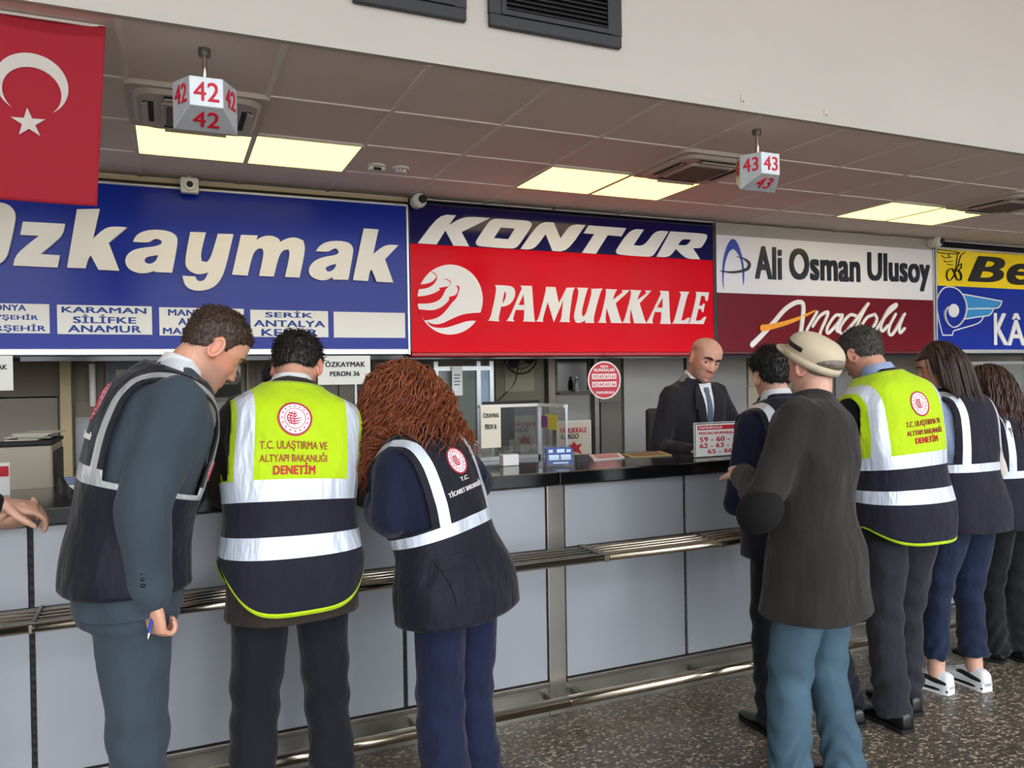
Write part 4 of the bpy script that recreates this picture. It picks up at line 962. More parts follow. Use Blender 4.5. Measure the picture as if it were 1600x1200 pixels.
def stand():
    Y = 3.33; a = rectpx(1085, 662, 1162, 709, Y)
    r = tag(empty('price_stand', ((a[0]+a[1])/2, Y, CT)), 'acrylic table stand with red platform numbers on the countertop', 'stand')
    hx = (a[1]-a[0])/2; h = a[3]-CT
    boxo('acrylic_frame', -hx, hx, -0.002, 0.004, 0.002, h, M_glass, r)
    bm = bmesh.new(); box(bm, -hx, hx, 0.0, 0.09, 0.0005, 0.004); bobj('acrylic_foot', bm, M_glass, r)
    bm = bmesh.new(); frame_bm(bm, -hx-0.004, hx+0.004, 0.0045, h+0.004, -0.003, 0.004, 0.004); bobj('edge', bm, M_edge, r)
    boxo('card', -hx*0.97, hx*0.97, -0.0035, -0.0022, h*0.03, h*0.97, M_paper, r)
    hd = boxo('card_header', -hx*0.9, hx*0.93, -0.0042, -0.0036, h*0.8, h*0.93, M_redink, r)
    mesh_obj('lettering', words_fit('PAMUKKALE', -hx*0.85, hx*0.1, h*0.83, h*0.9, -0.0043, 0.02, 0.2, 0.0006), M_letedge, r)
    for t, x0, x1, z0, z1 in (('PERON NUMARALARI', -0.85, 0.85, 0.66, 0.745), ('59 - 60 - 61', -0.82, 0.82, 0.45, 0.6), ('62 - 63 - 64', -0.82, 0.82, 0.27, 0.41), ('65 - 66', -0.5, 0.5, 0.1, 0.23)):
        mesh_obj('lettering', words_fit(t, x0*hx, x1*hx, z0*h, z1*h, -0.0036, 0.025, 0, 0.0008), M_redink, r)
stand()
# office chair behind the attendant
def chair(x, y, rz, label):
    r = tag(empty('office_chair', (x, y, 0), rz), label, 'chair'); M = mat('chair fabric', (52, 46, 48), 0.8)
    bm = bmesh.new(); box(bm, -0.23, 0.23, -0.22, 0.24, 0.62, 0.70, 0.03); bobj('seat', bm, M, r)
    bm = bmesh.new(); box(bm, -0.22, 0.22, -0.30, -0.23, 0.80, 1.30, 0.03); bobj('backrest', bm, M, r)
    for s in (-1, 1):
        bm = bmesh.new(); tube(bm, [(s*0.24, -0.1, 0.68), (s*0.29, -0.08, 0.8), (s*0.29, -0.05, 0.9)], 0.018, 10, n=8); box(bm, s*0.29-0.03, s*0.29+0.03, -0.17, 0.12, 0.9, 0.93, 0.01); bobj('armrest', bm, M_dark, r)
    bm = bmesh.new(); cyl(bm, (0, 0, 0.1), (0, 0, 0.63), 0.03, 14); bobj('column', bm, M_dark, r)
    bm = bmesh.new(); box(bm, -0.03, 0.03, -0.28, -0.2, 0.6, 0.9, 0.01); bobj('back_bar', bm, M_dark, r)
    for k in range(5):
        t = k*2*math.pi/5; bm = bmesh.new(); tube(bm, [(0.02*math.cos(t), 0.02*math.sin(t), 0.11), (0.27*math.cos(t), 0.27*math.sin(t), 0.075)], 0.018, 8)
        f = bobj('leg', bm, M_dark, r)
        bm = bmesh.new(); ellipsoid(bm, (0.27*math.cos(t), 0.27*math.sin(t), 0.03), (0.025, 0.025, 0.03), 12, 8); bobj('caster', bm, M_dark, f)
chair(U(1078, 680, 4.75).x, 4.75, R_(174), 'dark office chair behind the bald attendant')
# left counter: printer with papers, card terminal, leaflet stand
def left_things():
    Y = 4.35; a = rectpx(-8, 690, 88, 775, Y)
    desk(a[0]-0.1, a[1]+0.1, Y-0.05, Y+0.6, a[2], 'grey desk carrying the beige printer at the left booth')
    r = tag(empty('printer', ((a[0]+a[1])/2, Y+0.25, a[2])), 'beige desktop printer with dark tray behind the left counter', 'printer')
    hx = (a[1]-a[0])/2; h = a[3]-a[2]; M = mat('beige plastic', (168, 158, 140), 0.5)
    bm = bmesh.new(); box(bm, -hx, hx*0.86, -0.22, 0.2, 0.001, h-0.03, 0.012); bobj('body', bm, M, r)
    bm = bmesh.new(); box(bm, -hx*0.98, hx*0.9, -0.23, 0.2, h-0.029, h-0.008, 0.006); bobj('paper_tray', bm, M_dark, r)
    bm = bmesh.new(); box(bm, hx*0.861, hx*0.97, -0.18, 0.1, 0.001, h-0.06, 0.006); bobj('cable_guide', bm, M_vent, r)
    t = h+a[2]
    rnd = random.Random(4)
    for k in range(5):
        bm = bmesh.new(); w2 = hx*rnd.uniform(0.55, 0.72); box(bm, -w2, w2, -0.14, 0.14, 0.0006, 0.006)
        o = bobj('paper_sheet', bm, mat('grey paper', (196, 190, 178), 0.8)); o.location = ((a[0]+a[1])/2+rnd.uniform(-0.02, 0.04), Y+0.24+rnd.uniform(-0.02, 0.02), a[2]+h-0.0075+0.0064*k); o.rotation_euler = (0, 0, rnd.uniform(-0.2, 0.2))
        tag(o, 'loose grey paper in the pile on the beige printer', 'paper', 'papers piled on the printer')
    q = at(118, 777, 2, CT); r = tag(empty('card_terminal', (q.x, q.y+0.04, CT), R_(20)), 'dark card payment terminal on the left countertop', 'card terminal')
    bm = bmesh.new(); loft(bm, [np.array([(x, y, z) for x, z in ((-0.04, 0.001), (0.04, 0.001), (0.042, zt), (-0.042, zt))]) for y, zt in ((-0.09, 0.03), (-0.08, 0.036), (0.0, 0.045), (0.06, 0.07), (0.09, 0.066))]); bobj('body', bm, M_dark, r)
    bm = bmesh.new(); v = [bm.verts.new(p) for p in ((-0.03, 0.003, 0.047), (0.03, 0.003, 0.047), (0.03, 0.055, 0.0695), (-0.03, 0.055, 0.0695))]; bm.faces.new(v); bobj('display', bm, mat('lcd', (130, 150, 190), 0.15), r)
    for i in range(3):
        for j in range(3):
            bm = bmesh.new(); x, y = -0.024+0.024*i, -0.07+0.022*j; z = 0.037+0.011*(y+0.08)/0.08*0.9
            box(bm, x-0.008, x+0.008, y-0.006, y+0.006, z-0.004, z+0.004, 0.001); bobj('key', bm, M_plate, r)
    Y = 3.5; b = rectpx(-14, 722, 15, 752, Y)
    r, hx, hz = sheet('table_card', (-14, 724, 16, 776), 3.62, [], 'small red and white table card at the far left on the counter', cat='card')
    boxo('printed_band', -hx*0.9, hx*0.9, -0.0011, -0.0009, hz*0.2, hz*0.8, M_redink, r)
left_things()
# ================================================================== PEOPLE
def remesh(bm, voxel, smooth=2, name='tmp'):
    me = bpy.data.meshes.new(name); bm.to_mesh(me); bm.free()
    o = bpy.data.objects.new(name, me); COL.objects.link(o)
    a = o.modifiers.new('r', 'REMESH'); a.mode = 'VOXEL'; a.voxel_size = voxel
    if smooth:
        b = o.modifiers.new('s', 'SMOOTH'); b.iterations = smooth; b.factor = 0.5
    dg = bpy.context.evaluated_depsgraph_get(); out = bpy.data.meshes.new_from_object(o.evaluated_get(dg))
    bpy.data.objects.remove(o); bpy.data.meshes.remove(me)
    return out
def normals(me):
    a = np.empty(len(me.vertices)*3); me.vertices.foreach_get('normal', a); return a.reshape(-1, 3)
_rw = np.random.RandomState(7)
_WV = [(_rw.normal(size=3)*np.array([1, 1, 0.75]), _rw.uniform(0, 6.28)) for _ in range(12)]
def wrinkle(p, freq=14.0, seed=0.0):
    """soft ridged fold pattern, about -1..1"""
    q = p+0.045*np.sin(p[:, [2, 0, 1]]*8+seed)+0.015*np.sin(p[:, [1, 2, 0]]*23+2*seed)
    s = np.zeros(len(p)); r = np.zeros(len(p))
    for k, (d, ph) in enumerate(_WV):
        a = np.sin(q @ d*freq*(0.6+0.12*k)+ph+seed)
        if k % 3 == 0: r += (1-2*np.abs(np.sin(0.5*(q @ d*freq*(0.7+0.1*k)+ph+seed*2))))/(1+.1*k)
        s += a/(1+0.18*k)
    return s/7.0+r/2.4
MALE = [(0.60, .185, .125, .13), (0.78, .182, .118, .128), (0.92, .178, .116, .130), (1.08, .165, .118, .108), (1.22, .178, .125, .118), (1.32, .186, .122, .124), (1.39, .190, .106, .120), (1.435, .170, .084, .106), (1.465, .128, .066, .092), (1.49, .088, .056, .078), (1.515, .066, .053, .066), (1.545, .058, .05, .06)]
FEMALE = [(0.60, .18, .12, .135), (0.78, .180, .112, .130), (0.92, .178, .110, .132), (1.08, .145, .104, .098), (1.22, .155, .125, .108), (1.30, .162, .128, .112), (1.38, .166, .098, .108), (1.43, .148, .076, .096), (1.46, .112, .06, .084), (1.485, .078, .05, .07), (1.51, .058, .046, .058), (1.545, .05, .044, .052)]
def smooth_rows(tab, zs):
    tab = np.array(tab); z = tab[:, 0]; out = []
    for c in (1, 2, 3):
        y = tab[:, c]; m = np.gradient(y, z)
        i = np.clip(np.searchsorted(z, zs)-1, 0, len(z)-2); h = z[i+1]-z[i]; t = np.clip((zs-z[i])/h, 0, 1)
        out.append((2*t**3-3*t**2+1)*y[i]+(t**3-2*t**2+t)*h*m[i]+(-2*t**3+3*t**2)*y[i+1]+(t**3-t**2)*h*m[i+1])
    return out
# head: z from the chin (-0.115) to the crown (0.115), y forward
HEAD = np.array([(-.118, .016, .068, -.030), (-.112, .030, .080, -.012), (-.10, .044, .088, .004), (-.08, .054, .090, .030), (-.05, .0625, .088, .068), (-.02, .069, .088, .086), (.01, .073, .088, .096), (.04, .0755, .091, .100), (.065, .0735, .086, .098), (.088, .060, .064, .082), (.104, .041, .038, .056), (.113, .020, .014, .028), (.116, .006, .000, .010)])
def head_grid(N=96, M=100):
    zs = np.linspace(-.118, .116, M); zs = -.118+.234*(0.5-0.5*np.cos(np.pi*np.linspace(0.03, 0.97, M)))
    w = np.interp(zs, HEAD[:, 0], HEAD[:, 1]); f = np.interp(zs, HEAD[:, 0], HEAD[:, 2]); b = np.interp(zs, HEAD[:, 0], HEAD[:, 3])
    k = np.array([1, 2, 3, 2, 1])/9.0
    def sm(a):
        a = np.pad(a, 2, mode='edge'); return np.convolve(a, k, 'valid')
    for _ in range(3): w, f, b = sm(w), sm(f), sm(b)
    th = np.linspace(0, 2*np.pi, N, endpoint=False); c, s = np.cos(th), np.sin(th)
    e = 2/2.3
    cx = np.sign(c)*np.abs(c)**e; sy = np.sign(s)*np.abs(s)**e
    x = w[:, None]*cx[None]; y = np.where(s > 0, f[:, None], b[:, None])*sy[None]
    return np.stack([x, y, np.repeat(zs[:, None], N, 1)], -1)
def G(x, s): return np.exp(-0.5*(x/s)**2)
def face_features(V, nose=1.0, jaw=0.0):
    x, y, z = V[..., 0], V[..., 1], V[..., 2]; front = np.clip((y-.03)/.03, 0, 1)
    d = np.zeros_like(x)
    ramp = np.clip((0.014-z)/.052, 0, 1)*np.clip((z+.05)/.010, 0, 1)
    d += nose*(0.004+.021*ramp)*G(x, .0075+.004*ramp)*np.clip((.022-z)/.012, 0, 1)*np.clip((z+.052)/.008, 0, 1)
    for s in (-1, 1):
        d += nose*.008*G(x-s*.0115, .005)*G(z+.041, .006)
        d += -.013*G(x-s*.031, .014)*G(z-.001, .011)
        d += .005*G(x-s*.03, .02)*G(z-.024, .007)
        d += .005*G(x-s*.046, .016)*G(z+.02, .014)
        d += -.003*G(x-s*.03, .01)*G(z+.062, .02)
    d += .006*G(x, .018)*G(z+.0625, .0042)+.007*G(x, .016)*G(z+.0755, .005)-.005*G(x, .022)*G(z+.0688, .0018)
    d += -.004*G(x, .02)*G(z+.086, .006)+.006*G(x, .017)*G(z+.102, .011)
    V = V.copy(); V[..., 1] += d*front
    return V
SKIN_TEX = {}
def skin_mat(name):
    if name in MATS: return MATS[name]
    M = bpy.data.materials.new(name); M.use_nodes = True; n = M.node_tree; b = n.nodes['Principled BSDF']
    at_ = n.nodes.new('ShaderNodeAttribute'); at_.attribute_name = 'tint'
    tx = n.nodes.new('ShaderNodeTexNoise'); tx.inputs['Scale'].default_value = 60; tx.inputs['Detail'].default_value = 4
    tc = n.nodes.new('ShaderNodeTexCoord'); n.links.new(tc.outputs['Object'], tx.inputs['Vector'])
    mr = n.nodes.new('ShaderNodeMapRange'); mr.inputs[3].default_value = 0.9; mr.inputs[4].default_value = 1.1; n.links.new(tx.outputs['Fac'], mr.inputs[0])
    mx = n.nodes.new('ShaderNodeVectorMath'); mx.operation = 'SCALE'; n.links.new(at_.outputs['Color'], mx.inputs[0]); n.links.new(mr.outputs[0], mx.inputs['Scale'])
    n.links.new(mx.outputs[0], b.inputs['Base Color']); b.inputs['Roughness'].default_value = 0.5; b.inputs['Subsurface Weight'].default_value = 0.12
    b.inputs['Subsurface Radius'].default_value = (0.012, 0.005, 0.003); b.inputs['Subsurface Scale'].default_value = 1.0
    bp = n.nodes.new('ShaderNodeBump'); bp.inputs['Strength'].default_value = 0.08; bp.inputs['Distance'].default_value = 0.004
    t2 = n.nodes.new('ShaderNodeTexNoise'); t2.inputs['Scale'].default_value = 320; n.links.new(tc.outputs['Object'], t2.inputs['Vector']); n.links.new(t2.outputs['Fac'], bp.inputs['Height']); n.links.new(bp.outputs[0], b.inputs['Normal'])
    MATS[name] = M; return M
def rotm(pitch=0, yaw=0, roll=0):
    p, q, r = R_(-pitch), R_(yaw), R_(roll)
    Rx = np.array([[1, 0, 0], [0, math.cos(p), -math.sin(p)], [0, math.sin(p), math.cos(p)]])
    Ry = np.array([[math.cos(r), 0, math.sin(r)], [0, 1, 0], [-math.sin(r), 0, math.cos(r)]])
    Rz = np.array([[math.cos(q), -math.sin(q), 0], [math.sin(q), math.cos(q), 0], [0, 0, 1]])
    return Rz @ Ry @ Rx
def unit(v): v = np.asarray(v, float); return v/(np.linalg.norm(v)+1e-12)

class Person:
    def __init__(p, loc, yaw, H, label, lean=0, side=0, twist=0, wide=1.0, deep=1.0, sex='m', head=(0, 0, 0), feet=None, hshift=(0, 0, 0), hscale=1.0, skin=(196, 150, 128), toe=(0, 0), z0=0.90):
        p.root = tag(empty('person', (loc[0], loc[1], 0), R_(yaw)), label, 'person')
        p.base = np.array([loc[0], loc[1], 0.0]); p.yaw = R_(yaw); p.s = H/1.75
        p.lean, p.side, p.twist = R_(lean), R_(side), R_(twist)
        p.wide, p.deep = wide, deep; p.tab = MALE if sex == 'm' else FEMALE; p.sex = sex
        p.z0, p.z1 = z0, 1.34
        p.feet = feet or ((-0.11, 0.0), (0.11, 0.0)); p.toe = toe
        p.Rh = rotm(*head); p.skin = skin; p.hs = hscale
        piv = p.B(np.array([[0, -0.005, 1.50]]))[0]
        p.piv = piv
        p.hc = piv+p.Rh @ np.array([0, 0.022, 0.128])*hscale+np.array(hshift)
        p.arms = {}; p.gaze = 0
    def loc(p, w):
        d = np.array(tuple(w))-p.base; c, s = math.cos(-p.yaw), math.sin(-p.yaw)
        return np.array([d[0]*c-d[1]*s, d[0]*s+d[1]*c, d[2]])/p.s
    def B(p, P):
        P = np.asarray(P, float); t = np.clip((P[:, 2]-p.z0)/(p.z1-p.z0), 0, 1)
        tw = p.twist*t; x = P[:, 0]*np.cos(tw)-P[:, 1]*np.sin(tw); y = P[:, 0]*np.sin(tw)+P[:, 1]*np.cos(tw); z = P[:, 2]
        al = math.hypot(p.lean, p.side)
        if al < 1e-5: return np.stack([x, y, z], 1)
        d = np.array([p.side, p.lean])/al; L = p.z1-p.z0
        s = x*d[0]+y*d[1]; r0, r1 = x-s*d[0], y-s*d[1]
        a = al*t; k = L/al
        cs = k*(1-np.cos(a)); cz = p.z0+k*np.sin(a)
        below = z < p.z0; above = z > p.z1
        cs = np.where(above, cs+(z-p.z1)*math.sin(al), cs); cz = np.where(above, cz+(z-p.z1)*math.cos(al), cz)
        cz = np.where(below, z, cz); cs = np.where(below, 0, cs)
        sn = cs+s*np.cos(a); zn = cz-s*np.sin(a)
        return np.stack([r0+sn*d[0], r1+sn*d[1], zn], 1)
    def Hd(p, V): return (np.asarray(V)*p.hs) @ p.Rh.T+p.hc
    def emit(p, name, me, mats, parent=None, smooth=True):
        if isinstance(me, bmesh.types.BMesh):
            bm = me; me = bpy.data.meshes.new(name); bmesh.ops.recalc_face_normals(bm, faces=bm.faces); bm.to_mesh(me); bm.free()
        set_verts(me, verts(me)*p.s)
        return mesh_obj(name, me, mats, parent or p.root, smooth)
    # ---- torso rings in the rest pose
    def rings(p, grow, z0, z1, step=0.015, N=72, flare=0.0, n=2.35, belly=0.0):
        k = max(2, int(round((z1-z0)/step))+1); zs = np.linspace(z0, z1, k)
        w, f, b = smooth_rows(p.tab, zs)
        th = np.linspace(0, 2*np.pi, N, endpoint=False); c, s = np.cos(th), np.sin(th); e = 2/n
        cx = np.sign(c)*np.abs(c)**e; sy = np.sign(s)*np.abs(s)**e
        out = []
        nk = np.clip((1.50-zs)/0.06, 0, 1)
        for i, z in enumerate(zs):
            wd = 1+(p.wide-1)*nk[i]; dp = 1+(p.deep-1)*nk[i]
            fl = 1+flare*np.clip((1.05-z)/0.4, 0, 1.2)
            bel = belly*G(z-1.08, .13)
            X = (w[i]*wd*fl+grow)*cx; Y = np.where(s > 0, (f[i]*dp*fl+grow+bel), (b[i]*dp*fl+grow))*sy
            out.append(np.stack([X, Y, np.full(N, z)], 1))
        return out
    def shoulder(p, side):
        sx = 1 if side == 'R' else -1
        wx = .150 if p.sex == 'm' else .130
        return p.B(np.array([[sx*wx*p.wide, -0.008, 1.405 if p.sex == 'm' else 1.40]]))[0]
    def arm(p, side, elbow, wrist, hand=None):
        p.arms[side] = (p.shoulder(side), p.loc(elbow), p.loc(wrist), hand)
    # ---- the skin: one continuous surface
    def body(p, voxel=0.0048, nose=1.0, stubble=None, bald=False, ears=True, lids=True):
        bm = bmesh.new()
        V = face_features(head_grid(), nose)
        loft(bm, [p.Hd(r) for r in V])
        if ears:
            for sx in (-1, 1):
                rim = []
                for t in np.linspace(0.6, 5.9, 14):
                    a, q = math.cos(t), math.sin(t)
                    rim.append((sx*(.0785+.008*(1-a)*0.6), -.010+.0165*-a*1.0, -.008+.031*q*(1.0 if q > 0 else 0.95)))
                tube(bm, p.Hd(np.array(rim)), .0052*p.hs, 8, n=26)
                ellipsoid(bm, p.Hd(np.array([[sx*.076, -.006, -.006]]))[0], (.007*p.hs, .016*p.hs, .027*p.hs), 12, 8, rot=p.Rh @ rotm(0, sx*-12, 0))
                ellipsoid(bm, p.Hd(np.array([[sx*.077, .000, -.034]]))[0], (.006*p.hs, .008*p.hs, .009*p.hs), 10, 6, rot=p.Rh)
        if lids:
            for sx in (-1, 1): ellipsoid(bm, p.Hd(np.array([[sx*.031, .0665, .0045]]))[0], (.0155*p.hs, .0132*p.hs, .0090*p.hs), 14, 8, rot=p.Rh)
        nb = p.B(np.array([[0, -.012, 1.40], [0, -.012, 1.475]]))
        base = p.Hd(np.array([[0, -.022, -.055], [0, -.012, -0.01]]))
        tube(bm, [nb[0], nb[1], base[0], base[1]], [.070, .058, .056, .05] if p.sex == 'm' else [.06, .048, .048, .045], 22, n=14)
        rg = p.rings(-.012, 0.84, 1.50, 0.03, 40); loft(bm, [p.B(r) for r in rg])
        for sd, (S0, E, Wp, hand) in p.arms.items():
            tube(bm, [S0, S0*0.5+E*0.5, E, E*0.45+Wp*0.55, Wp], [.05, .045, .038, .036, .026], 14, n=16)
            if hand: p.hand(bm, Wp, E, **hand)
        for k, sx in enumerate((-1, 1)):
            fx, fy = p.feet[k]
            hip = np.array([sx*.085, 0, .88]); an = np.array([fx, fy-.03, .07]); kn = (hip+an)/2+np.array([0, .03, .04])
            tube(bm, [hip, kn, an], [.075, .05, .038], 16, n=12)
            d = np.array([-math.sin(R_(p.toe[k])), math.cos(R_(p.toe[k])), 0])
            tube(bm, [np.array([fx, fy, .04])-d*.05, np.array([fx, fy, .035])+d*.07, np.array([fx, fy, .022])+d*.16], [.032, .034, .02], 12, n=8, flat=0.6, nvec=(0, 0, 1))
        me = remesh(bm, voxel, 2)
        v = verts(me); h = (v-p.hc) @ p.Rh/p.hs
        base = np.array(lin(p.skin)[:3]); col = np.tile(base, (len(v), 1))
        def blend(c, a):
            nonlocal col; c = np.array(lin(c)[:3]); a = a[:, None]; col = col*(1-a)+c*a
        x, y, z = h[:, 0], h[:, 1], h[:, 2]; near = (np.abs(x) < .1) & (np.abs(z) < .13) & (np.abs(y) < .13)
        sk = np.array(p.skin)
        if stubble is not None: blend(stubble, near*np.clip((-.028-z)/.02, 0, 1)*np.clip((y+.01)/.03, 0, 1)*0.45)
        blend(sk*np.array([0.98, .72, .70]), near*np.clip(G(x, .020)*G(z+.069, .009)*np.clip((y-.075)/.01, 0, 1)*.9, 0, 0.5))
        blend(sk*np.array([1.02, .82, .80]), near*(G(np.abs(x)-.05, .018)*G(z+.02, .018)+G(x, .012)*G(z+.036, .012)+G(np.abs(x)-.082, .01)*0.8)*np.clip((y+.05)/.05, 0, 1)*0.6)
        if bald: blend(bald, near*np.clip((.062-z)/.02, 0, 1)*np.clip((z+.06)/.02, 0, 1)*np.clip((.02-y)/.03, 0, 1)*0.45)
        ca = me.color_attributes.new('tint', 'FLOAT_COLOR', 'POINT')
        ca.data.foreach_set('color', np.hstack([col, np.ones((len(v), 1))]).astype(np.float32).ravel())
        o = p.emit('body', me, skin_mat('skin'))
        p.bodyo = o
        # eyes and brows
        if lids:
            mw = mat('eye white', (200, 192, 186), 0.25); mi_ = mat('iris brown', (48, 32, 24), 0.2)
            for sx in (-1, 1):
                bm = bmesh.new(); ellipsoid(bm, p.Hd(np.array([[sx*.031, .0662, -.002]]))[0], (.0122*p.hs,)*3, 18, 12, rot=p.Rh)
                e = p.emit('eye', bm, mw)
                bm = bmesh.new(); ellipsoid(bm, p.Hd(np.array([[sx*.031+p.gaze*.003, .0752, -.003]]))[0], (.0066*p.hs, .0040*p.hs, .0066*p.hs), 12, 8, rot=p.Rh); p.emit('iris', bm, mi_, e)
        return o
    def brows(p, M, thick=.0042):
        for sx in (-1, 1):
            bm = bmesh.new(); pts = np.array([(sx*.013, .0975, .020), (sx*.025, .0965, .0255), (sx*.039, .0885, .0255), (sx*.051, .074, .019)])
            tube(bm, p.Hd(pts), np.array([.8, 1.1, .9, .4])*thick*p.hs, 8, n=12, flat=.7, nvec=tuple(p.Rh[:, 1])); p.emit('eyebrow', bm, M)
    def hand(p, bm, W, E, n=(0, -1, 0), curl=25, side='R', f=None, spread=0.06, scale=1.0, thumb=0.5):
        c, s = math.cos(-p.yaw), math.sin(-p.yaw)
        tl = lambda v: np.array([v[0]*c-v[1]*s, v[0]*s+v[1]*c, v[2]])
        f = unit(W-E) if f is None else unit(tl(f)); n = tl(n); n = unit(n-f*np.dot(n, f)); sd = np.cross(f, n)*(1 if side == 'R' else -1)
        k = scale
        def ring(d, w_, t_, o=0): 
            th = np.linspace(0, 2*np.pi, 18, endpoint=False); cc, ss = np.cos(th), np.sin(th)
            return W+f*d*k+n*o*k+k*(w_*np.sign(cc)*np.abs(cc)**.7)[:, None]*sd+k*(t_*np.sign(ss)*np.abs(ss)**.8)[:, None]*n
        loft(bm, [ring(-.015, .024, .019), ring(.01, .029, .018), ring(.04, .039, .016), ring(.075, .041, .0145), ring(.096, .037, .011)])
        L = (.078, .086, .080, .062); rd = (.0088, .0092, .0086, .0076)
        for i in range(4):
            b = W+f*.088*k+sd*(.029-.0195*i)*k; d = unit(f+sd*spread*(1.5-i)); pts = [b-d*.012*k, b]; a = 0; q = b
            for j, fr in enumerate((.45, .32, .23)):
                a += R_(curl*(0.8, 1.15, 0.8)[j]+i*2.0); dd = d*math.cos(a)-n*math.sin(a); q = q+dd*L[i]*fr*k; pts.append(q)
            tube(bm, pts, np.array([1.0, 1.05, 1.0, .95, .8])*rd[i]*k, 10, n=14)
        b = W+f*.022*k+sd*.030*k; d1 = unit(f*.62+sd*.75-n*.35*thumb*2); d2 = unit(f*.9+sd*.30-n*.5*thumb*2)
        tube(bm, [b-d1*.015*k, b+d1*.03*k, b+d1*.035*k+d2*.03*k, b+d1*.035*k+d2*.055*k], np.array([.016, .0125, .0108, .008])*k, 10, n=12)
    # ---- clothes
    def top(p, name, M, grow=.018, hem=.80, sleeve=(.075, .062, .05), collar=True, flare=0.0, amp=.010, voxel=.009, belly=0.0, sides='LR', cuffgap=.02, ztop=1.50, seed=0.0, short=None, sleevemat=None):
        bm = bmesh.new()
        loft(bm, [p.B(r) for r in p.rings(grow, hem-.04, ztop, .02, 64, flare, belly=belly)])
        if collar:
            rg = []
            for z, g in ((1.455, .004), (1.50, .014), (1.528, .013), (1.53, .006)):
                rg.append(p.B(p.rings(grow*0.3+g, z, z+.001, .001, 48)[0]))
            loft(bm, rg)
        arms = bmesh.new() if sleevemat else bm
        for sd, (S0, E, Wp, hand) in p.arms.items():
            if sd not in sides: continue
            r0, r1, r2 = sleeve
            if short is not None:
                Q = S0+(E-S0)*short; tube(arms, [S0, S0*.5+Q*.5, Q], [r0, r0*.93, r1*1.02], 20, n=14)
            else:
                d = unit(Wp-E); We = Wp-d*cuffgap
                P3_ = [S0, S0*.55+E*.45, S0*.12+E*.88, E*.93+We*.07, E*.5+We*.5, We]
                tube(arms, P3_, [r0, (r0+r1)/2*1.02, r1*1.03, r1, (r1+r2)/2, r2], 20, n=30)
        def fin(b, nm, mm):
            me = remesh(b, voxel, 2)
            if nm != 'sleeves':
                b = bmesh.new(); b.from_mesh(me); bpy.data.meshes.remove(me)
                lim = p.rings(grow+.028, hem-.04, hem-.039, .001, 4, flare)[0]; wx, wy = lim[:, 0].max(), np.abs(lim[:, 1]).max()
                def inside(c): return c.z < hem+.05 and (c.x/wx)**2+(c.y/wy)**2 < 1.25
                fs = [f for f in b.faces if inside(f.calc_center_median())]
                gm = list({v_ for f in fs for v_ in f.verts})+list({e_ for f in fs for e_ in f.edges})+fs
                bmesh.ops.bisect_plane(b, geom=gm, plane_co=(0, 0, hem), plane_no=(0, 0, 1), dist=1e-6)
                bmesh.ops.delete(b, geom=[f for f in b.faces if inside(f.calc_center_median()) and f.calc_center_median().z < hem], context='FACES')
                me = bpy.data.meshes.new(nm); b.to_mesh(me); b.free()
            v = verts(me); nn = normals(me)
            zf = np.clip((v[:, 2]-.55)/.3, .4, 1)
            set_verts(me, v+nn*(amp*wrinkle(v, 15, seed)*zf)[:, None]); return p.emit(nm, me, mm)
        if sleevemat: fin(arms, 'sleeves', sleevemat)
        o = fin(bm, name, M); p.topgrow = grow
        return o
    def trousers(p, M, rad=(.098, .074, .062), hem=.06, waist=1.0, amp=.009, flare=None, voxel=.0095, seed=1.0, bend=.03):
        bm = bmesh.new()
        loft(bm, [p.B(r) for r in p.rings(.006, .80, waist, .02, 56)])
        for k, sx in enumerate((-1, 1)):
            fx, fy = p.feet[k]; an = np.array([fx, fy-.025, hem]); hip = np.array([sx*.088*p.wide, -.005, .88]); kn = hip*.47+an*.53+np.array([0, bend, 0])
            low = kn*.35+an*.65
            tube(bm, [hip+np.array([0, 0, .03]), hip*.6+kn*.4, kn, low, an], [rad[0], rad[0]*.93, rad[1], (rad[1]+rad[2])/2*(0.97 if flare is None else 1.0), rad[2] if flare is None else flare], 24, n=26, ends=False)
        me = remesh(bm, voxel, 3); v = verts(me); nn = normals(me)
        w2 = np.sin(v[:, 2]*62+6*np.sin(v[:, 0]*14)+5*np.sin(v[:, 1]*17))*np.clip((.36-v[:, 2])/.2, 0, 1)*.006
        w2 += np.sin((v[:, 2]+v[:, 0]*.6)*48)*G(v[:, 2]-.47, .08)*.005
        set_verts(me, v+nn*(amp*wrinkle(v, 13, seed)+w2)[:, None]); return p.emit('trousers', me, M)
    def shirt_collar(p, M, grow=.006, z0=1.475, z1=1.548, front_open=False):
        bm = bmesh.new(); rg = [p.rings(grow+g, z, z+.001, .001, 48)[0] for z, g in ((z0, .006), (z0+.03, .004), (z1, .0), (z1+.001, -.004), (z0, -.004))]
        for r in rg: r[:, 2] += np.where(r[:, 1] > 0, -.030*np.clip(r[:, 1]/.05, 0, 1), 0)
        loft(bm, [p.B(r) for r in rg]); return p.emit('shirt_collar', bm, M)
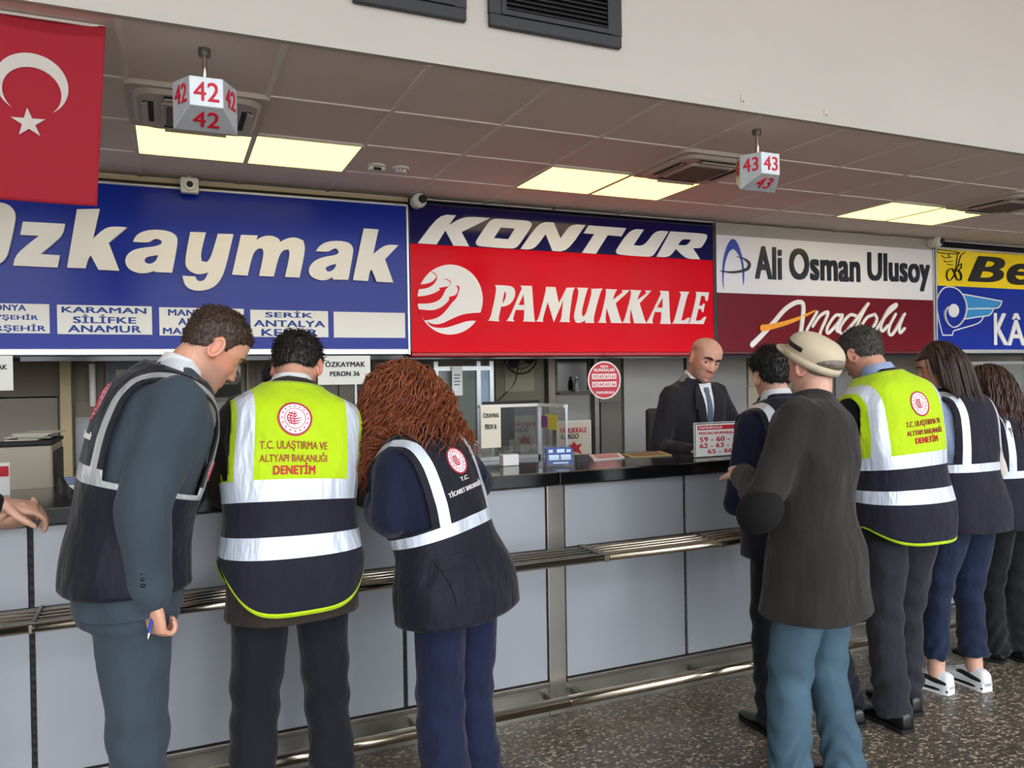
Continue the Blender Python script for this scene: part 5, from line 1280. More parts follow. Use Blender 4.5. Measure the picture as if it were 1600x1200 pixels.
    def shoes(p, M, Ms, kind='dress', name='shoe'):
        for k in (0, 1):
            fx, fy = p.feet[k]; t = R_(p.toe[k]); d = np.array([-math.sin(t), math.cos(t), 0]); r = np.array([d[1], -d[0], 0])
            def P_(a, b, z): return np.array([fx, fy, 0])+d*(a-.03)+r*b+np.array([0, 0, z])
            prof = [(-.075, .022, .07), (-.07, .031, .085), (-.05, .036, .095), (-.01, .037, .095), (.03, .038, .085), (.07, .043, .068), (.11, .047, .055), (.15, .044, .045), (.185, .034, .036), (.205, .02, .028), (.212, .008, .02)]
            sneak = kind == 'sneaker'
            bm = bmesh.new(); rg = []
            zb = .018 if not sneak else .03
            for a, w_, h in prof:
                th = np.linspace(0, 2*np.pi, 20, endpoint=False); c, s = np.cos(th), np.sin(th)
                ht = h-zb+(.01 if sneak else 0)
                rg.append(np.array([P_(a, w_*(np.sign(ci)*abs(ci)**.6 if si > 0 else ci), zb+ht*(max(0, si)**.75)) for ci, si in zip(c, s)]))
            loft(bm, rg); o = p.emit(name, bm, M)
            bm = bmesh.new()
            out = [(a, w_+.004) for a, w_, h in prof]
            loop = [(a, w_) for a, w_ in out]+[(a, -w_) for a, w_ in out[::-1]]
            lo = np.array([P_(a, b, .001) for a, b in loop]); hi = np.array([P_(a, b, zb+.002+(.012*math.exp(-((a+.05)/.06)**2) if sneak else 0)) for a, b in loop])
            loft(bm, [lo, hi]); p.emit('sole', bm, Ms, o, smooth=False)
            if sneak:
                mb = mat('sneaker black', (24, 24, 26), 0.5)
                for sx in (-1, 1):
                    bm = bmesh.new(); tube(bm, [P_(-.06, sx*.034, .055), P_(-.01, sx*.0385, .062), P_(.04, sx*.0400, .07), (P_(.075, sx*.036, .062))], [.008, .013, .012, .006], 10, n=16, flat=.35, nvec=tuple(r)); p.emit('side_patch', bm, mb, o)
                    bm = bmesh.new(); tube(bm, [P_(-.07, sx*.034, .02), P_(0, sx*.0415, .022), P_(.10, sx*.0505, .02)], [.006, .008, .006], 8, n=12, flat=.4, nvec=tuple(r)); p.emit('sole_mark', bm, mb, o)
                bm = bmesh.new()
                for i in range(4): tube(bm, [P_(.045+.018*i, -.022, .088-.008*i), P_(.05+.018*i, 0, .097-.008*i), P_(.045+.018*i, .022, .088-.008*i)], .0028, 6, n=8)
                p.emit('laces', bm, mat('white lace', (230, 230, 228), 0.7), o)
    # ---- hair
    def short_hair(p, M, thick=.012, line=None, strands=1800, slen=.024, seed=1, name='hair', crown=None, sidecut=1.0, flat=.5):
        V = head_grid(120, 110); sh = V.shape; F = V.reshape(-1, 3)
        line = line or [(-.12, -.058), (-.06, -.045), (-.03, -.03), (-.012, .012), (.005, -.002), (.022, -.006), (.032, .03), (.05, .052), (.075, .066), (.1, .072)]
        ly = np.array(line); H_ = np.interp(F[:, 1], ly[:, 0], ly[:, 1])
        m = np.clip((F[:, 2]-H_)/.016+.25, 0, 1)
        if crown is not None: m = m*(1-crown[3]*np.exp(-(((F[:, 0]-crown[0])**2+(F[:, 1]-crown[1])**2)/crown[2]**2))*(F[:, 2] > .06))
        nrm = unit_rows(F*np.array([1/.075**2, 1/.095**2, 1/.115**2]))
        top_ = np.clip((F[:, 2]-.03)/.07, 0, 1); th = thick*(sidecut*.45+(1-sidecut*.45)*top_)
        nz = wrinkle(F*6, 22, seed)*.18
        off = th*m*(1+nz)-.006*(1-m)
        O = F+nrm*off[:, None]
        bm = bmesh.new(); O3 = O.reshape(sh); loft(bm, [p.Hd(r) for r in O3]); h = p.emit(name, bm, M)
        if strands:
            rnd = np.random.RandomState(seed); idx = np.where(m > .55)[0]
            wgt = np.clip(np.abs(F[idx, 2]-.0)*0+1, .1, 1); idx = rnd.choice(idx, strands)
            bm = bmesh.new()
            for i in idx:
                b = O[i]; n_ = nrm[i]; g = np.array([rnd.normal()*.25, -.35*np.sign(.02-b[1])*0-.25, -.9+top_[i]*.75]); g = g-n_*np.dot(g, n_); g = unit(g+rnd.normal(size=3)*.22)
                l = slen*rnd.uniform(.6, 1.3)*(.5+.5*top_[i]); a = b-n_*.002; c_ = b+g*l*.6+n_*l*flat*.25; e = b+g*l+n_*l*flat*.18
                q = unit(np.cross(g, n_)); r_ = .0011
                P_ = [p.Hd(np.array([a+q*r_, a-q*r_, a+n_*r_*1.6, c_+q*r_, c_-q*r_, c_+n_*r_*1.6, e]))][0]
                v = [bm.verts.new(x) for x in P_]
                for f_ in ((0, 1, 4, 3), (1, 2, 5, 4), (2, 0, 3, 5), (3, 4, 6), (4, 5, 6), (5, 3, 6)): bm.faces.new([v[j] for j in f_])
            s_ = p.emit('hair_strands', bm, M, h)
        return h
    def long_hair(p, M, n=420, length=.45, vol=.03, curl=0.0, cfreq=22, r=.0045, face=50, seed=3, spread=0.0, drape=1.0, back=0.0, part=None):
        """strands that start on the scalp, follow the head and fall over the shoulders"""
        rnd = np.random.RandomState(seed)
        bm = bmesh.new(); inv = p.Rh.T
        down = np.array([0, 0, -1.0])
        tors = [p.B(np.array([[x, -.01, z]]))[0] for x, z in ((-.12, 1.40), (.12, 1.40), (0, 1.40), (0, 1.30), (-.09, 1.28), (.09, 1.28))]
        tr = [.10, .10, .125, .145, .13, .13]
        for k in range(n):
            # scalp root
            while True:
                a = rnd.uniform(0, 2*np.pi); zz = rnd.uniform(-.02, 1.0); s = math.sqrt(max(0, 1-zz*zz)); d = np.array([s*math.cos(a), s*math.sin(a), zz])
                ang = math.degrees(math.atan2(abs(d[0]), d[1]))
                if ang < face+15*(1-zz) and zz < .90: continue
                break
            lay = rnd.uniform(0, 1)**.7*vol
            E = np.array([.078, .100, .112])+.004+lay
            q = d*E+np.array([0, -.008, .006]); pts = [p.Hd((q*.93)[None])[0], p.Hd(q[None])[0]]
            pos = pts[-1]; Lk = length*rnd.uniform(.72, 1.05); step = .018; m_ = int(Lk/step)
            vel = unit(p.Rh @ (unit(np.array([d[0], d[1]-.25*max(0, d[1]), 0])+1e-6)*1.0)+down*.2)
            if zz > .6: vel = unit(p.Rh @ np.array([d[0]*1.5+np.sign(d[0])*.25, min(d[1], 0)-.45, -.1]))
            sp_ = np.array([d[0], d[1], 0])*spread
            for j in range(m_):
                vel = unit(vel*.55+(down+p.Rh @ sp_+np.array([0, -back, 0]))*.45)
                pos = pos+vel*step
                h = (pos-p.hc) @ p.Rh/p.hs
                e = (h-np.array([0, -.008, .006]))/E; l = np.linalg.norm(e)
                if l < 1: h = np.array([0, -.008, .006])+e/l*E*1.0; pos = p.Hd(h[None])[0]
                for c, t in zip(tors, tr):
                    dv = pos-c; l = np.linalg.norm(dv)
                    if l < t+.012+lay*.5: pos = c+dv/l*(t+.012+lay*.5)
                pts.append(pos)
            P_ = np.array(pts); t = np.arange(len(P_))*step
            hh = (P_-p.hc) @ p.Rh/p.hs
            if np.any((hh[:, 1] > .062) & (np.abs(hh[:, 0]) < .062) & (hh[:, 2] < .055)): continue
            if curl:
                T, A, Bn = frames(P_); ph = rnd.uniform(0, 6.28); fq = cfreq*rnd.uniform(.75, 1.3); am = curl*rnd.uniform(.5, 1.2)*np.clip(t/.10, 0, 1)
                P2_ = catmull(P_, len(P_)*2); t2 = np.linspace(0, t[-1], len(P2_)); T, A, Bn = frames(P2_); am2 = np.interp(t2, t, am)
                P_ = P2_+A*(am2*np.cos(fq*2*np.pi*t2+ph))[:, None]+Bn*(am2*np.sin(fq*2*np.pi*t2+ph))[:, None]
            nn = len(P_); rad = r*rnd.uniform(.7, 1.2)*np.interp(np.linspace(0, 1, nn), [0, .1, .75, 1], [.5, 1, .9, .15])
            tube(bm, P_, rad, 5, flat=.6, ends=False)
        h = p.emit('hair', bm, M)
        bm = bmesh.new(); V = head_grid(60, 60).reshape(-1, 3); sh = (60, 60, 3)
        ang = np.degrees(np.arctan2(np.abs(V[:, 0]), V[:, 1])); m = np.where((V[:, 2] > .055) | (ang > 62), 1.0, 0.0)*np.where((ang > 105) | (V[:, 2] > -.03), 1, 0)
        nrm = unit_rows(V*np.array([1/.075**2, 1/.095**2, 1/.115**2])); O = V+nrm*(m*(.006+vol*.35)-.008*(1-m))[:, None]
        loft(bm, [p.Hd(r_) for r_ in O.reshape(sh)]); p.emit('hair_cap', bm, M, h)
        return h
    # ---- safety vest
    def vest(p, style, M, stripes, hem, top=1.505, arm=.165, armz=1.20, grow=None, vx=(.10, .14), curve=0.0, amp=.008, flare=0.0, seed=2.0, belly=0.0, name='safety_vest', vneck=True, edge=.016, split=1.13):
        """style 'hv' = lime top, navy below; 'navy' = all navy. M = (main, reflective, lime, navy)"""
        g = grow if grow is not None else p.topgrow+.011
        rg = p.rings(g, hem, top, .0125, 112, flare, belly=belly)
        bm = bmesh.new(); loft(bm, rg, cap0=False, cap1=False)
        cuts = [((0, 0, z), (0, 0, 1)) for st in stripes for z in st]+[((sx*x, 0, 0), (1, 0, 0)) for x in vx for sx in (-1, 1)]+[((sx*arm, 0, 0), (1, 0, 0)) for sx in (-1, 1)]
        cuts += [((sx*(arm-edge), 0, 0), (1, 0, 0)) for sx in (-1, 1)]+[((0, 0, armz), (0, 0, 1)), ((0, 0, hem+edge), (0, 0, 1)), ((0, 0, split), (0, 0, 1))]
        for co, no in cuts:
            bmesh.ops.bisect_plane(bm, geom=list(bm.verts)+list(bm.edges)+list(bm.faces), plane_co=co, plane_no=no, dist=1e-5)
        if vneck:
            for sx in (-1, 1):
                bmesh.ops.bisect_plane(bm, geom=list(bm.verts)+list(bm.edges)+list(bm.faces), plane_co=(0, 0, 1.24), plane_no=unit((sx*1.0, 0, -.34)), dist=1e-5)
        kill = []
        for f in bm.faces:
            c = f.calc_center_median()
            if abs(c.x) > arm and c.z > armz: kill.append(f); continue
            if vneck and c.y > 0.01 and abs(c.x) < (c.z-1.24)*.34: kill.append(f); continue
            mi = 0 if style == 'navy' else (2 if c.z > split else 3)
            a = abs(c.x)
            if c.z > stripes[0][1]-1e-4 and vx[0] < a < vx[1]: mi = 1
            if style == 'hv' and c.z > armz and a > arm-edge: mi = 2
            for z0, z1 in stripes:
                if z0 < c.z < z1: mi = 1
            if style == 'hv' and c.z < hem+edge: mi = 2
            f.material_index = mi
        bmesh.ops.delete(bm, geom=kill, context='FACES')
        bmesh.ops.recalc_face_normals(bm, faces=bm.faces)
        me = bpy.data.meshes.new(name); bm.to_mesh(me); bm.free()
        v = verts(me); nn = normals(me)
        if np.mean(np.sum(nn[:, :2]*v[:, :2], 1)) < 0: nn = -nn
        v = v+nn*(amp*(wrinkle(v, 12, seed)+.7))[:, None]
        if curve:
            zl = min(s[0] for s in stripes); t = np.clip((zl-v[:, 2])/(zl-hem), 0, 1); ww = np.abs(v[:, 0])/(.21*p.wide); v[:, 2] += curve*t*np.clip(ww, 0, 1.1)**5
        set_verts(me, v)
        p.bvh = BVHTree.FromPolygons([Vector(q) for q in v], [tuple(f.vertices) for f in me.polygons])
        set_verts(me, p.B(v)); o = p.emit(name, me, M)
        md = o.modifiers.new('thick', 'SOLIDIFY'); md.thickness = .004; md.offset = 1
        p.vesto = o
        return o
    def bvh_from_torso(p, grow, hem=.8, belly=0.0):
        bm = bmesh.new(); loft(bm, p.rings(grow, hem, 1.53, .0125, 96, belly=belly)); p.bvh = BVHTree.FromBMesh(bm); bm.free()
    def decal(p, name, loops, M, face=-1, off=.005, parent=None, maxlen=.02, mesh=None, rotdeg=0, centre=None, thick=.0012):
        """flat print wrapped on the garment; loops in rest-pose (x, z)"""
        me = mesh or curve_mesh(loops, .001)
        if mesh is not None: v_ = verts(me); v_[:, 2] *= .5; set_verts(me, v_)
        bm = bmesh.new(); bm.from_mesh(me); bpy.data.meshes.remove(me)
        bmesh.ops.triangulate(bm, faces=bm.faces)
        for _ in range(3):
            es = [e for e in bm.edges if e.calc_length() > maxlen]
            if not es: break
            bmesh.ops.subdivide_edges(bm, edges=es, cuts=1); bmesh.ops.triangulate(bm, faces=bm.faces)
        me = bpy.data.meshes.new(name); bm.to_mesh(me); bm.free()
        v = verts(me); x, z, k = v[:, 0].copy(), v[:, 1].copy(), v[:, 2]
        if rotdeg:
            cx, cz = centre; a = R_(rotdeg); dx, dz = x-cx, z-cz; x = cx+dx*math.cos(a)-dz*math.sin(a); z = cz+dx*math.sin(a)+dz*math.cos(a)
        if face > 0: xx = -x
        else: xx = x
        out = []
        for a, b, c in zip(xx, z, k):
            h = p.bvh.ray_cast(Vector((a, face*1.0, b)), Vector((0, -face, 0)))
            y = h[0].y if h[0] else face*.12
            out.append((a, y+face*(off+(thick*c/.0005 if c > 0 else 0)), b))
        set_verts(me, p.B(np.array(out))); return p.emit(name, me, M, parent, smooth=False)
    def print_text(p, s, x0, x1, z0, z1, M, bold=.0, face=-1, off=.0055, parent=None, shear=0.0, **kw):
        me = text_mesh(s, bold=bold, shear=shear); v = verts(me); lo, hi = v.min(0), v.max(0)
        o = np.stack([x0+(v[:, 0]-lo[0])/(hi[0]-lo[0])*(x1-x0), z0+(v[:, 1]-lo[1])/(hi[1]-lo[1])*(z1-z0), np.where(v[:, 2] > 0, .001+np.clip((v[:, 2]-.01)/.008, 0, 1)*.0008, -.001)], 1)
        set_verts(me, o); return p.decal('lettering', None, M, face, off, parent or p.vesto, mesh=me, **kw)
    def emblem(p, cx, cz, R, Mr, Mw, face=-1, off=.005, parent=None):
        par = parent or p.vesto
        e = p.decal('emblem', [circ(cx, cz, R, 56)], Mw, face, off, par, maxlen=.025)
        p.decal('emblem_ring', [circ(cx, cz, R*1.02, 56), circ(cx, cz, R*.90, 56)], Mr, face, off+.0012, e)
        p.decal('emblem_ring', [circ(cx, cz, R*.63, 48), circ(cx, cz, R*.595, 48)], Mr, face, off+.0012, e)
        lp = []
        for k in range(16):
            a = 2*math.pi*k/16; lp.append(circ(cx+R*.765*math.cos(a), cz+R*.765*math.sin(a), R*.05, 8))
        p.decal('emblem_dots', lp, Mr, face, off+.0012, e)
        gl = []
        for k in (-2, -1, 0, 1, 2):
            z = cz+k*R*.15; h = math.sqrt(max(.02, .45**2-(k*.15)**2))*R
            gl.append(ribbon([(cx-h, z), (cx, z-R*.06), (cx+h*(.9 if k < 1 else .3), z+R*.05)], [R*.06, R*.075, R*.03], 14))
        p.decal('emblem_globe', gl, Mr, face, off+.0012, e, maxlen=.03)
        g2 = [ribbon([(cx-R*a, cz+R*.42*(1-a*.4)), (cx-R*a*1.55, cz), (cx-R*a, cz-R*.42*(1-a*.4))], R*.055, 14) for a in (.03, .18, .3)]
        p.decal('emblem_globe', g2, Mr, face, off+.0015, e, maxlen=.03)
        return e
def unit_rows(a): return a/(np.linalg.norm(a, axis=1)[:, None]+1e-12)
# ================================================================== THE PEOPLE IN THE PHOTO
C_lime = cloth('lime vest cloth', (178, 208, 22), 0.7, .25, .04)
C_navyv = cloth('navy vest cloth', (30, 28, 41), 0.75, .25)
C_navyq = cloth('dark navy vest cloth', (22, 23, 34), 0.6, .3)
C_refl = mat('reflective tape', (208, 214, 226), 0.32, metal=0.15, spec=0.6, bdist=0.05, bump=[(14, .5, (1, 1, .25)), (700, .05)])
C_grefl = mat('grey reflective tape', (168, 170, 172), 0.35, metal=0.15, spec=0.6, bdist=0.05, bump=[(14, .5, (1, 1, .25)), (700, .05)])
C_suitgrey = cloth('blue grey suit cloth', (56, 66, 75), 0.85, .22)
C_brown = cloth('dark brown jacket cloth', (48, 40, 34), 0.9)
C_blacktr = cloth('black trouser cloth', (21, 23, 29), 0.85)
C_navytr = cloth('navy trouser cloth', (24, 30, 55), 0.85)
C_navyj = cloth('navy jacket cloth', (22, 26, 48), 0.8, .3)
C_char = cloth('charcoal coat cloth', (43, 39, 37), 0.95, .22, .08)
C_denim = mat('faded denim', (68, 90, 104), 0.9, spec=0.15, var=.22, vscale=5, bump=[(7, .3, (1, 1, .5)), (300, .15)])
C_darkgr = cloth('dark grey trouser cloth', (38, 38, 44), 0.85)
C_black = cloth('black knit cloth', (20, 20, 23), 0.9)
C_bluetr = cloth('blue grey trouser cloth', (25, 34, 56), 0.85)
C_suitdk = cloth('dark suit cloth', (40, 38, 44), 0.8, .25)
C_wshirt = mat('white shirt cloth', (226, 226, 228), 0.8, bump=[(8, .1)])
C_bshirt = mat('striped blue shirt cloth', (150, 166, 200), 0.8, bump=[(8, .2)], var=.08, vscale=120)
C_shoe = mat('black leather', (18, 18, 19), 0.28, spec=0.6)
C_sole = mat('black sole', (14, 14, 15), 0.7)
H_brown = mat('brown hair', (64, 46, 36), 0.5, var=.3, vscale=70, bump=[(90, .6, (1, 1, .15))])
H_dark = mat('dark hair', (30, 23, 20), 0.45, var=.3, vscale=70, bump=[(90, .6, (1, 1, .15))])
H_black = mat('black hair', (22, 18, 17), 0.45, var=.3, vscale=70, bump=[(90, .6, (1, 1, .15))])
H_salt = mat('salt and pepper hair', (66, 60, 56), 0.6, var=.5, vscale=160, bump=[(110, .6, (1, 1, .15))])
H_grey = mat('grey hair', (128, 118, 108), 0.7, var=.3, vscale=120, bump=[(110, .5)])
H_aub = mat('auburn hair', (120, 60, 32), 0.42, var=.45, vscale=40)
H_cho = mat('chocolate hair', (52, 34, 28), 0.4, var=.3, vscale=60)
I_red = mat('emblem red', (176, 40, 62), 0.6); I_white = mat('emblem white', (236, 226, 228), 0.6)
I_maroon = mat('print maroon', (160, 62, 26), 0.6); I_red2 = mat('print red', (186, 30, 30), 0.6)

def base(px, Y): q = U(px, 900, Y); return (q.x, Y)
PEOPLE = {}

# ---------------- person 1: grey suit, leaning, in profile
def p_grey():
    p = Person(base(200, 2.64), -80, 1.86, 'man in blue grey suit and dark vest bending over the counter holding a pen', lean=23, wide=1.04, head=(40, 3, 0), feet=((-.12, .02), (.12, -.02)), deep=1.06, skin=(205, 152, 126))
    p.arm('R', U(222, 795, 2.42), U(236, 935, 2.44), dict(n=(-.75, -.55, 0), curl=62, f=(0.12, .05, -1), side='R', thumb=.9))
    p.arm('L', (.02, 3.0, 1.12), (.10, 3.22, 1.18), dict(n=(0, 0, 1), curl=20, side='L'))
    p.body(stubble=(120, 100, 92), voxel=.0042)
    p.brows(H_brown)
    p.short_hair(H_brown, .011, strands=3200, slen=.014, sidecut=.5, seed=5)
    p.top('suit_jacket', C_suitgrey, grow=.02, hem=.835, sleeve=(.092, .072, .056), flare=0.0, seed=3)
    p.trousers(C_suitgrey, rad=(.10, .078, .07), seed=4)
    p.shirt_collar(C_wshirt, .004, z0=1.47, z1=1.555)
    p.shoes(C_shoe, C_sole)
    p.vest('navy', [C_navyq, C_grefl, C_lime, C_navyv], [(1.165, 1.205)], .895, arm=.158, armz=1.18, vx=(.116, .142), flare=0.0, seed=1)
    p.emblem(0, 1.36, .058, I_red, I_white)
    p.print_text('T.C. TİCARET BAKANLIĞI', -.09, .09, 1.262, 1.28, I_white, .01)
    p.emblem(-.115, 1.26, .034, I_red, I_white, face=1)
    for k in range(4):
        pass
    # sleeve buttons
    S0, E, W, _ = p.arms['R']; d = unit(W-E)
    for k in range(4):
        bm = bmesh.new(); c = W-d*(.05+.017*k)+np.array([.049, -.022, 0]); ellipsoid(bm, c, (.0055, .0055, .0055), 10, 8); p.emit('sleeve_button', bm, C_shoe)
    # pen in the right hand
    w = U(236, 975, 2.42); f = U(231, 999, 2.40)
    r = tag(empty('pen', f), 'blue ballpoint pen held in the right hand of the grey suited man', 'pen')
    d = (w-f).normalized(); r.rotation_mode = 'QUATERNION'; r.rotation_quaternion = d.to_track_quat('Z', 'Y')
    bm = bmesh.new(); cyl(bm, (0, 0, .016), (0, 0, .125), .005, 12); bobj('barrel', bm, mat('blue pen', (24, 60, 150), 0.3), r)
    bm = bmesh.new(); tube(bm, [(0, 0, 0), (0, 0, .004), (0, 0, .016)], [.0008, .0022, .0046], 10, ends=False); bobj('tip', bm, M_chrome, r)
    return p
# ---------------- person 2: lime vest, back view
HV = [C_lime, C_refl, C_lime, C_navyv]
def hv_print(p, cx, cz, k=1.0):
    p.emblem(cx, cz, .054*k, I_red, I_white)
    p.print_text('T.C. ULAŞTIRMA VE', cx-.105*k, cx+.105*k, cz-.098*k, cz-.068*k, I_maroon, .012)
    p.print_text('ALTYAPI BAKANLIĞI', cx-.105*k, cx+.105*k, cz-.128*k, cz-.100*k, I_maroon, .012)
    p.print_text('DENETİM', cx-.066*k, cx+.066*k, cz-.163*k, cz-.130*k, I_red2, .04)
def p_lime():
    p = Person(base(456, 2.72), 6, 1.78, 'man in lime yellow and navy safety vest over brown jacket beside the curly haired woman', lean=17, side=5.5, wide=1.07, deep=1.12, head=(38, -26, 0), feet=((-.15, 0), (.13, .02)), skin=(204, 152, 128))
    p.arm('L', U(346, 768, 2.92), (.30, 3.2, 1.18), dict(n=(0, 0, 1), curl=18, side='L'))
    p.arm('R', U(576, 764, 2.82), (.52, 3.24, 1.18), dict(n=(0, 0, 1), curl=18, side='R'))
    p.body(stubble=(110, 90, 82)); p.brows(H_dark)
    p.short_hair(H_dark, .016, strands=3000, slen=.024, crown=(0, -.03, .04, .45), seed=8)
    p.top('jacket', C_brown, grow=.022, hem=.765, sleeve=(.085, .07, .055), flare=.02, seed=5)
    p.trousers(C_blacktr, rad=(.098, .080, .074), seed=6)
    p.shirt_collar(C_wshirt, .006, z1=1.552)
    p.shoes(C_shoe, C_sole)
    p.vest('hv', HV, [(1.125, 1.185), (.965, 1.025)], .795, arm=.208, armz=1.19, vx=(.146, .194), curve=.13, flare=.02, seed=2, split=1.185, edge=.014)
    hv_print(p, -.03, 1.36)
    return p
# ---------------- person 3: curly auburn hair
def p_curly():
    p = Person(base(714, 2.60), 34, 1.61, 'woman with long curly auburn hair in dark navy vest leaning on the counter', lean=22, side=-8.5, wide=1.20, deep=1.15, sex='f', head=(26, 10, 4), hshift=(.075, .01, -.005), feet=((-.10, 0), (.10, 0)), z0=.72)
    p.arm('L', U(608, 812, 2.56), (.74, 3.20, 1.18), dict(n=(0, 0, 1), curl=18, side='L'))
    p.arm('R', (1.16, 3.0, 1.12), (1.0, 3.25, 1.18), dict(n=(0, 0, 1), curl=18, side='R'))
    p.body()
    p.top('jacket', C_navyj, grow=.026, hem=.80, sleeve=(.085, .075, .058), flare=.08, seed=7, amp=.013)
    p.trousers(C_navytr, rad=(.105, .092, .098), flare=.105, seed=2, hem=.05)
    p.shoes(C_shoe, C_sole)
    p.vest('navy', [C_navyq, C_refl, C_lime, C_navyv], [(1.10, 1.142)], .80, arm=.178, armz=1.15, vx=(.115, .155), flare=.10, seed=6, amp=.010)
    p.emblem(.0, 1.335, .05, I_red, I_white)
    p.print_text('T.C.', -.025, .025, 1.262, 1.276, I_white, .015)
    p.print_text('TİCARET BAKANLIĞI', -.105, .105, 1.225, 1.246, I_white, .015)
    p.long_hair(H_aub, n=1700, length=.36, vol=.074, curl=.016, cfreq=11, r=.0034, face=45, seed=11, spread=.25)
    # hip pocket
    p.decal('pocket', [[(-.20, .88), (-.09, .87), (-.09, 1.02), (-.20, 1.03)]], C_navyq, -1, .006, p.vesto, thick=.006)
    p.decal('pocket_flap', [[(-.205, 1.005), (-.085, .995), (-.085, 1.035), (-.205, 1.045)]], C_navyq, -1, .012, p.vesto, thick=.005)
    return p
# ---------------- person 4: dark haired man behind the capped man
def p_dark():
    p = Person(base(1234, 2.66), -4, 1.665, 'dark haired man in navy vest, half hidden by the man in the cap', lean=12, wide=1.12, head=(10, -6, 0), feet=((-.14, 0), (.29, -.04)), toe=(0, -14))
    p.arm('L', U(1150, 790, 2.74), U(1168, 752, 2.95), dict(n=(0, 0, 1), curl=20, side='L'))
    p.arm('R', (2.82, 2.85, 1.10), (2.66, 2.98, 1.18), dict(n=(0, 0, 1), curl=20, side='R'))
    p.body(); p.brows(H_black)
    p.short_hair(H_black, .024, strands=2200, slen=.03, sidecut=.8, seed=9)
    p.top('jacket', C_navyj, grow=.018, hem=.80, sleeve=(.068, .058, .048), seed=8)
    p.trousers(C_blacktr, seed=8)
    p.shirt_collar(C_wshirt, .006, z1=1.556)
    p.shoes(C_shoe, C_sole)
    p.vest('navy', [C_navyq, C_refl, C_lime, C_navyv], [(1.09, 1.13)], .80, arm=.18, armz=1.15, vx=(.115, .155), seed=4)
    p.emblem(0, 1.34, .05, I_red, I_white)
    return p
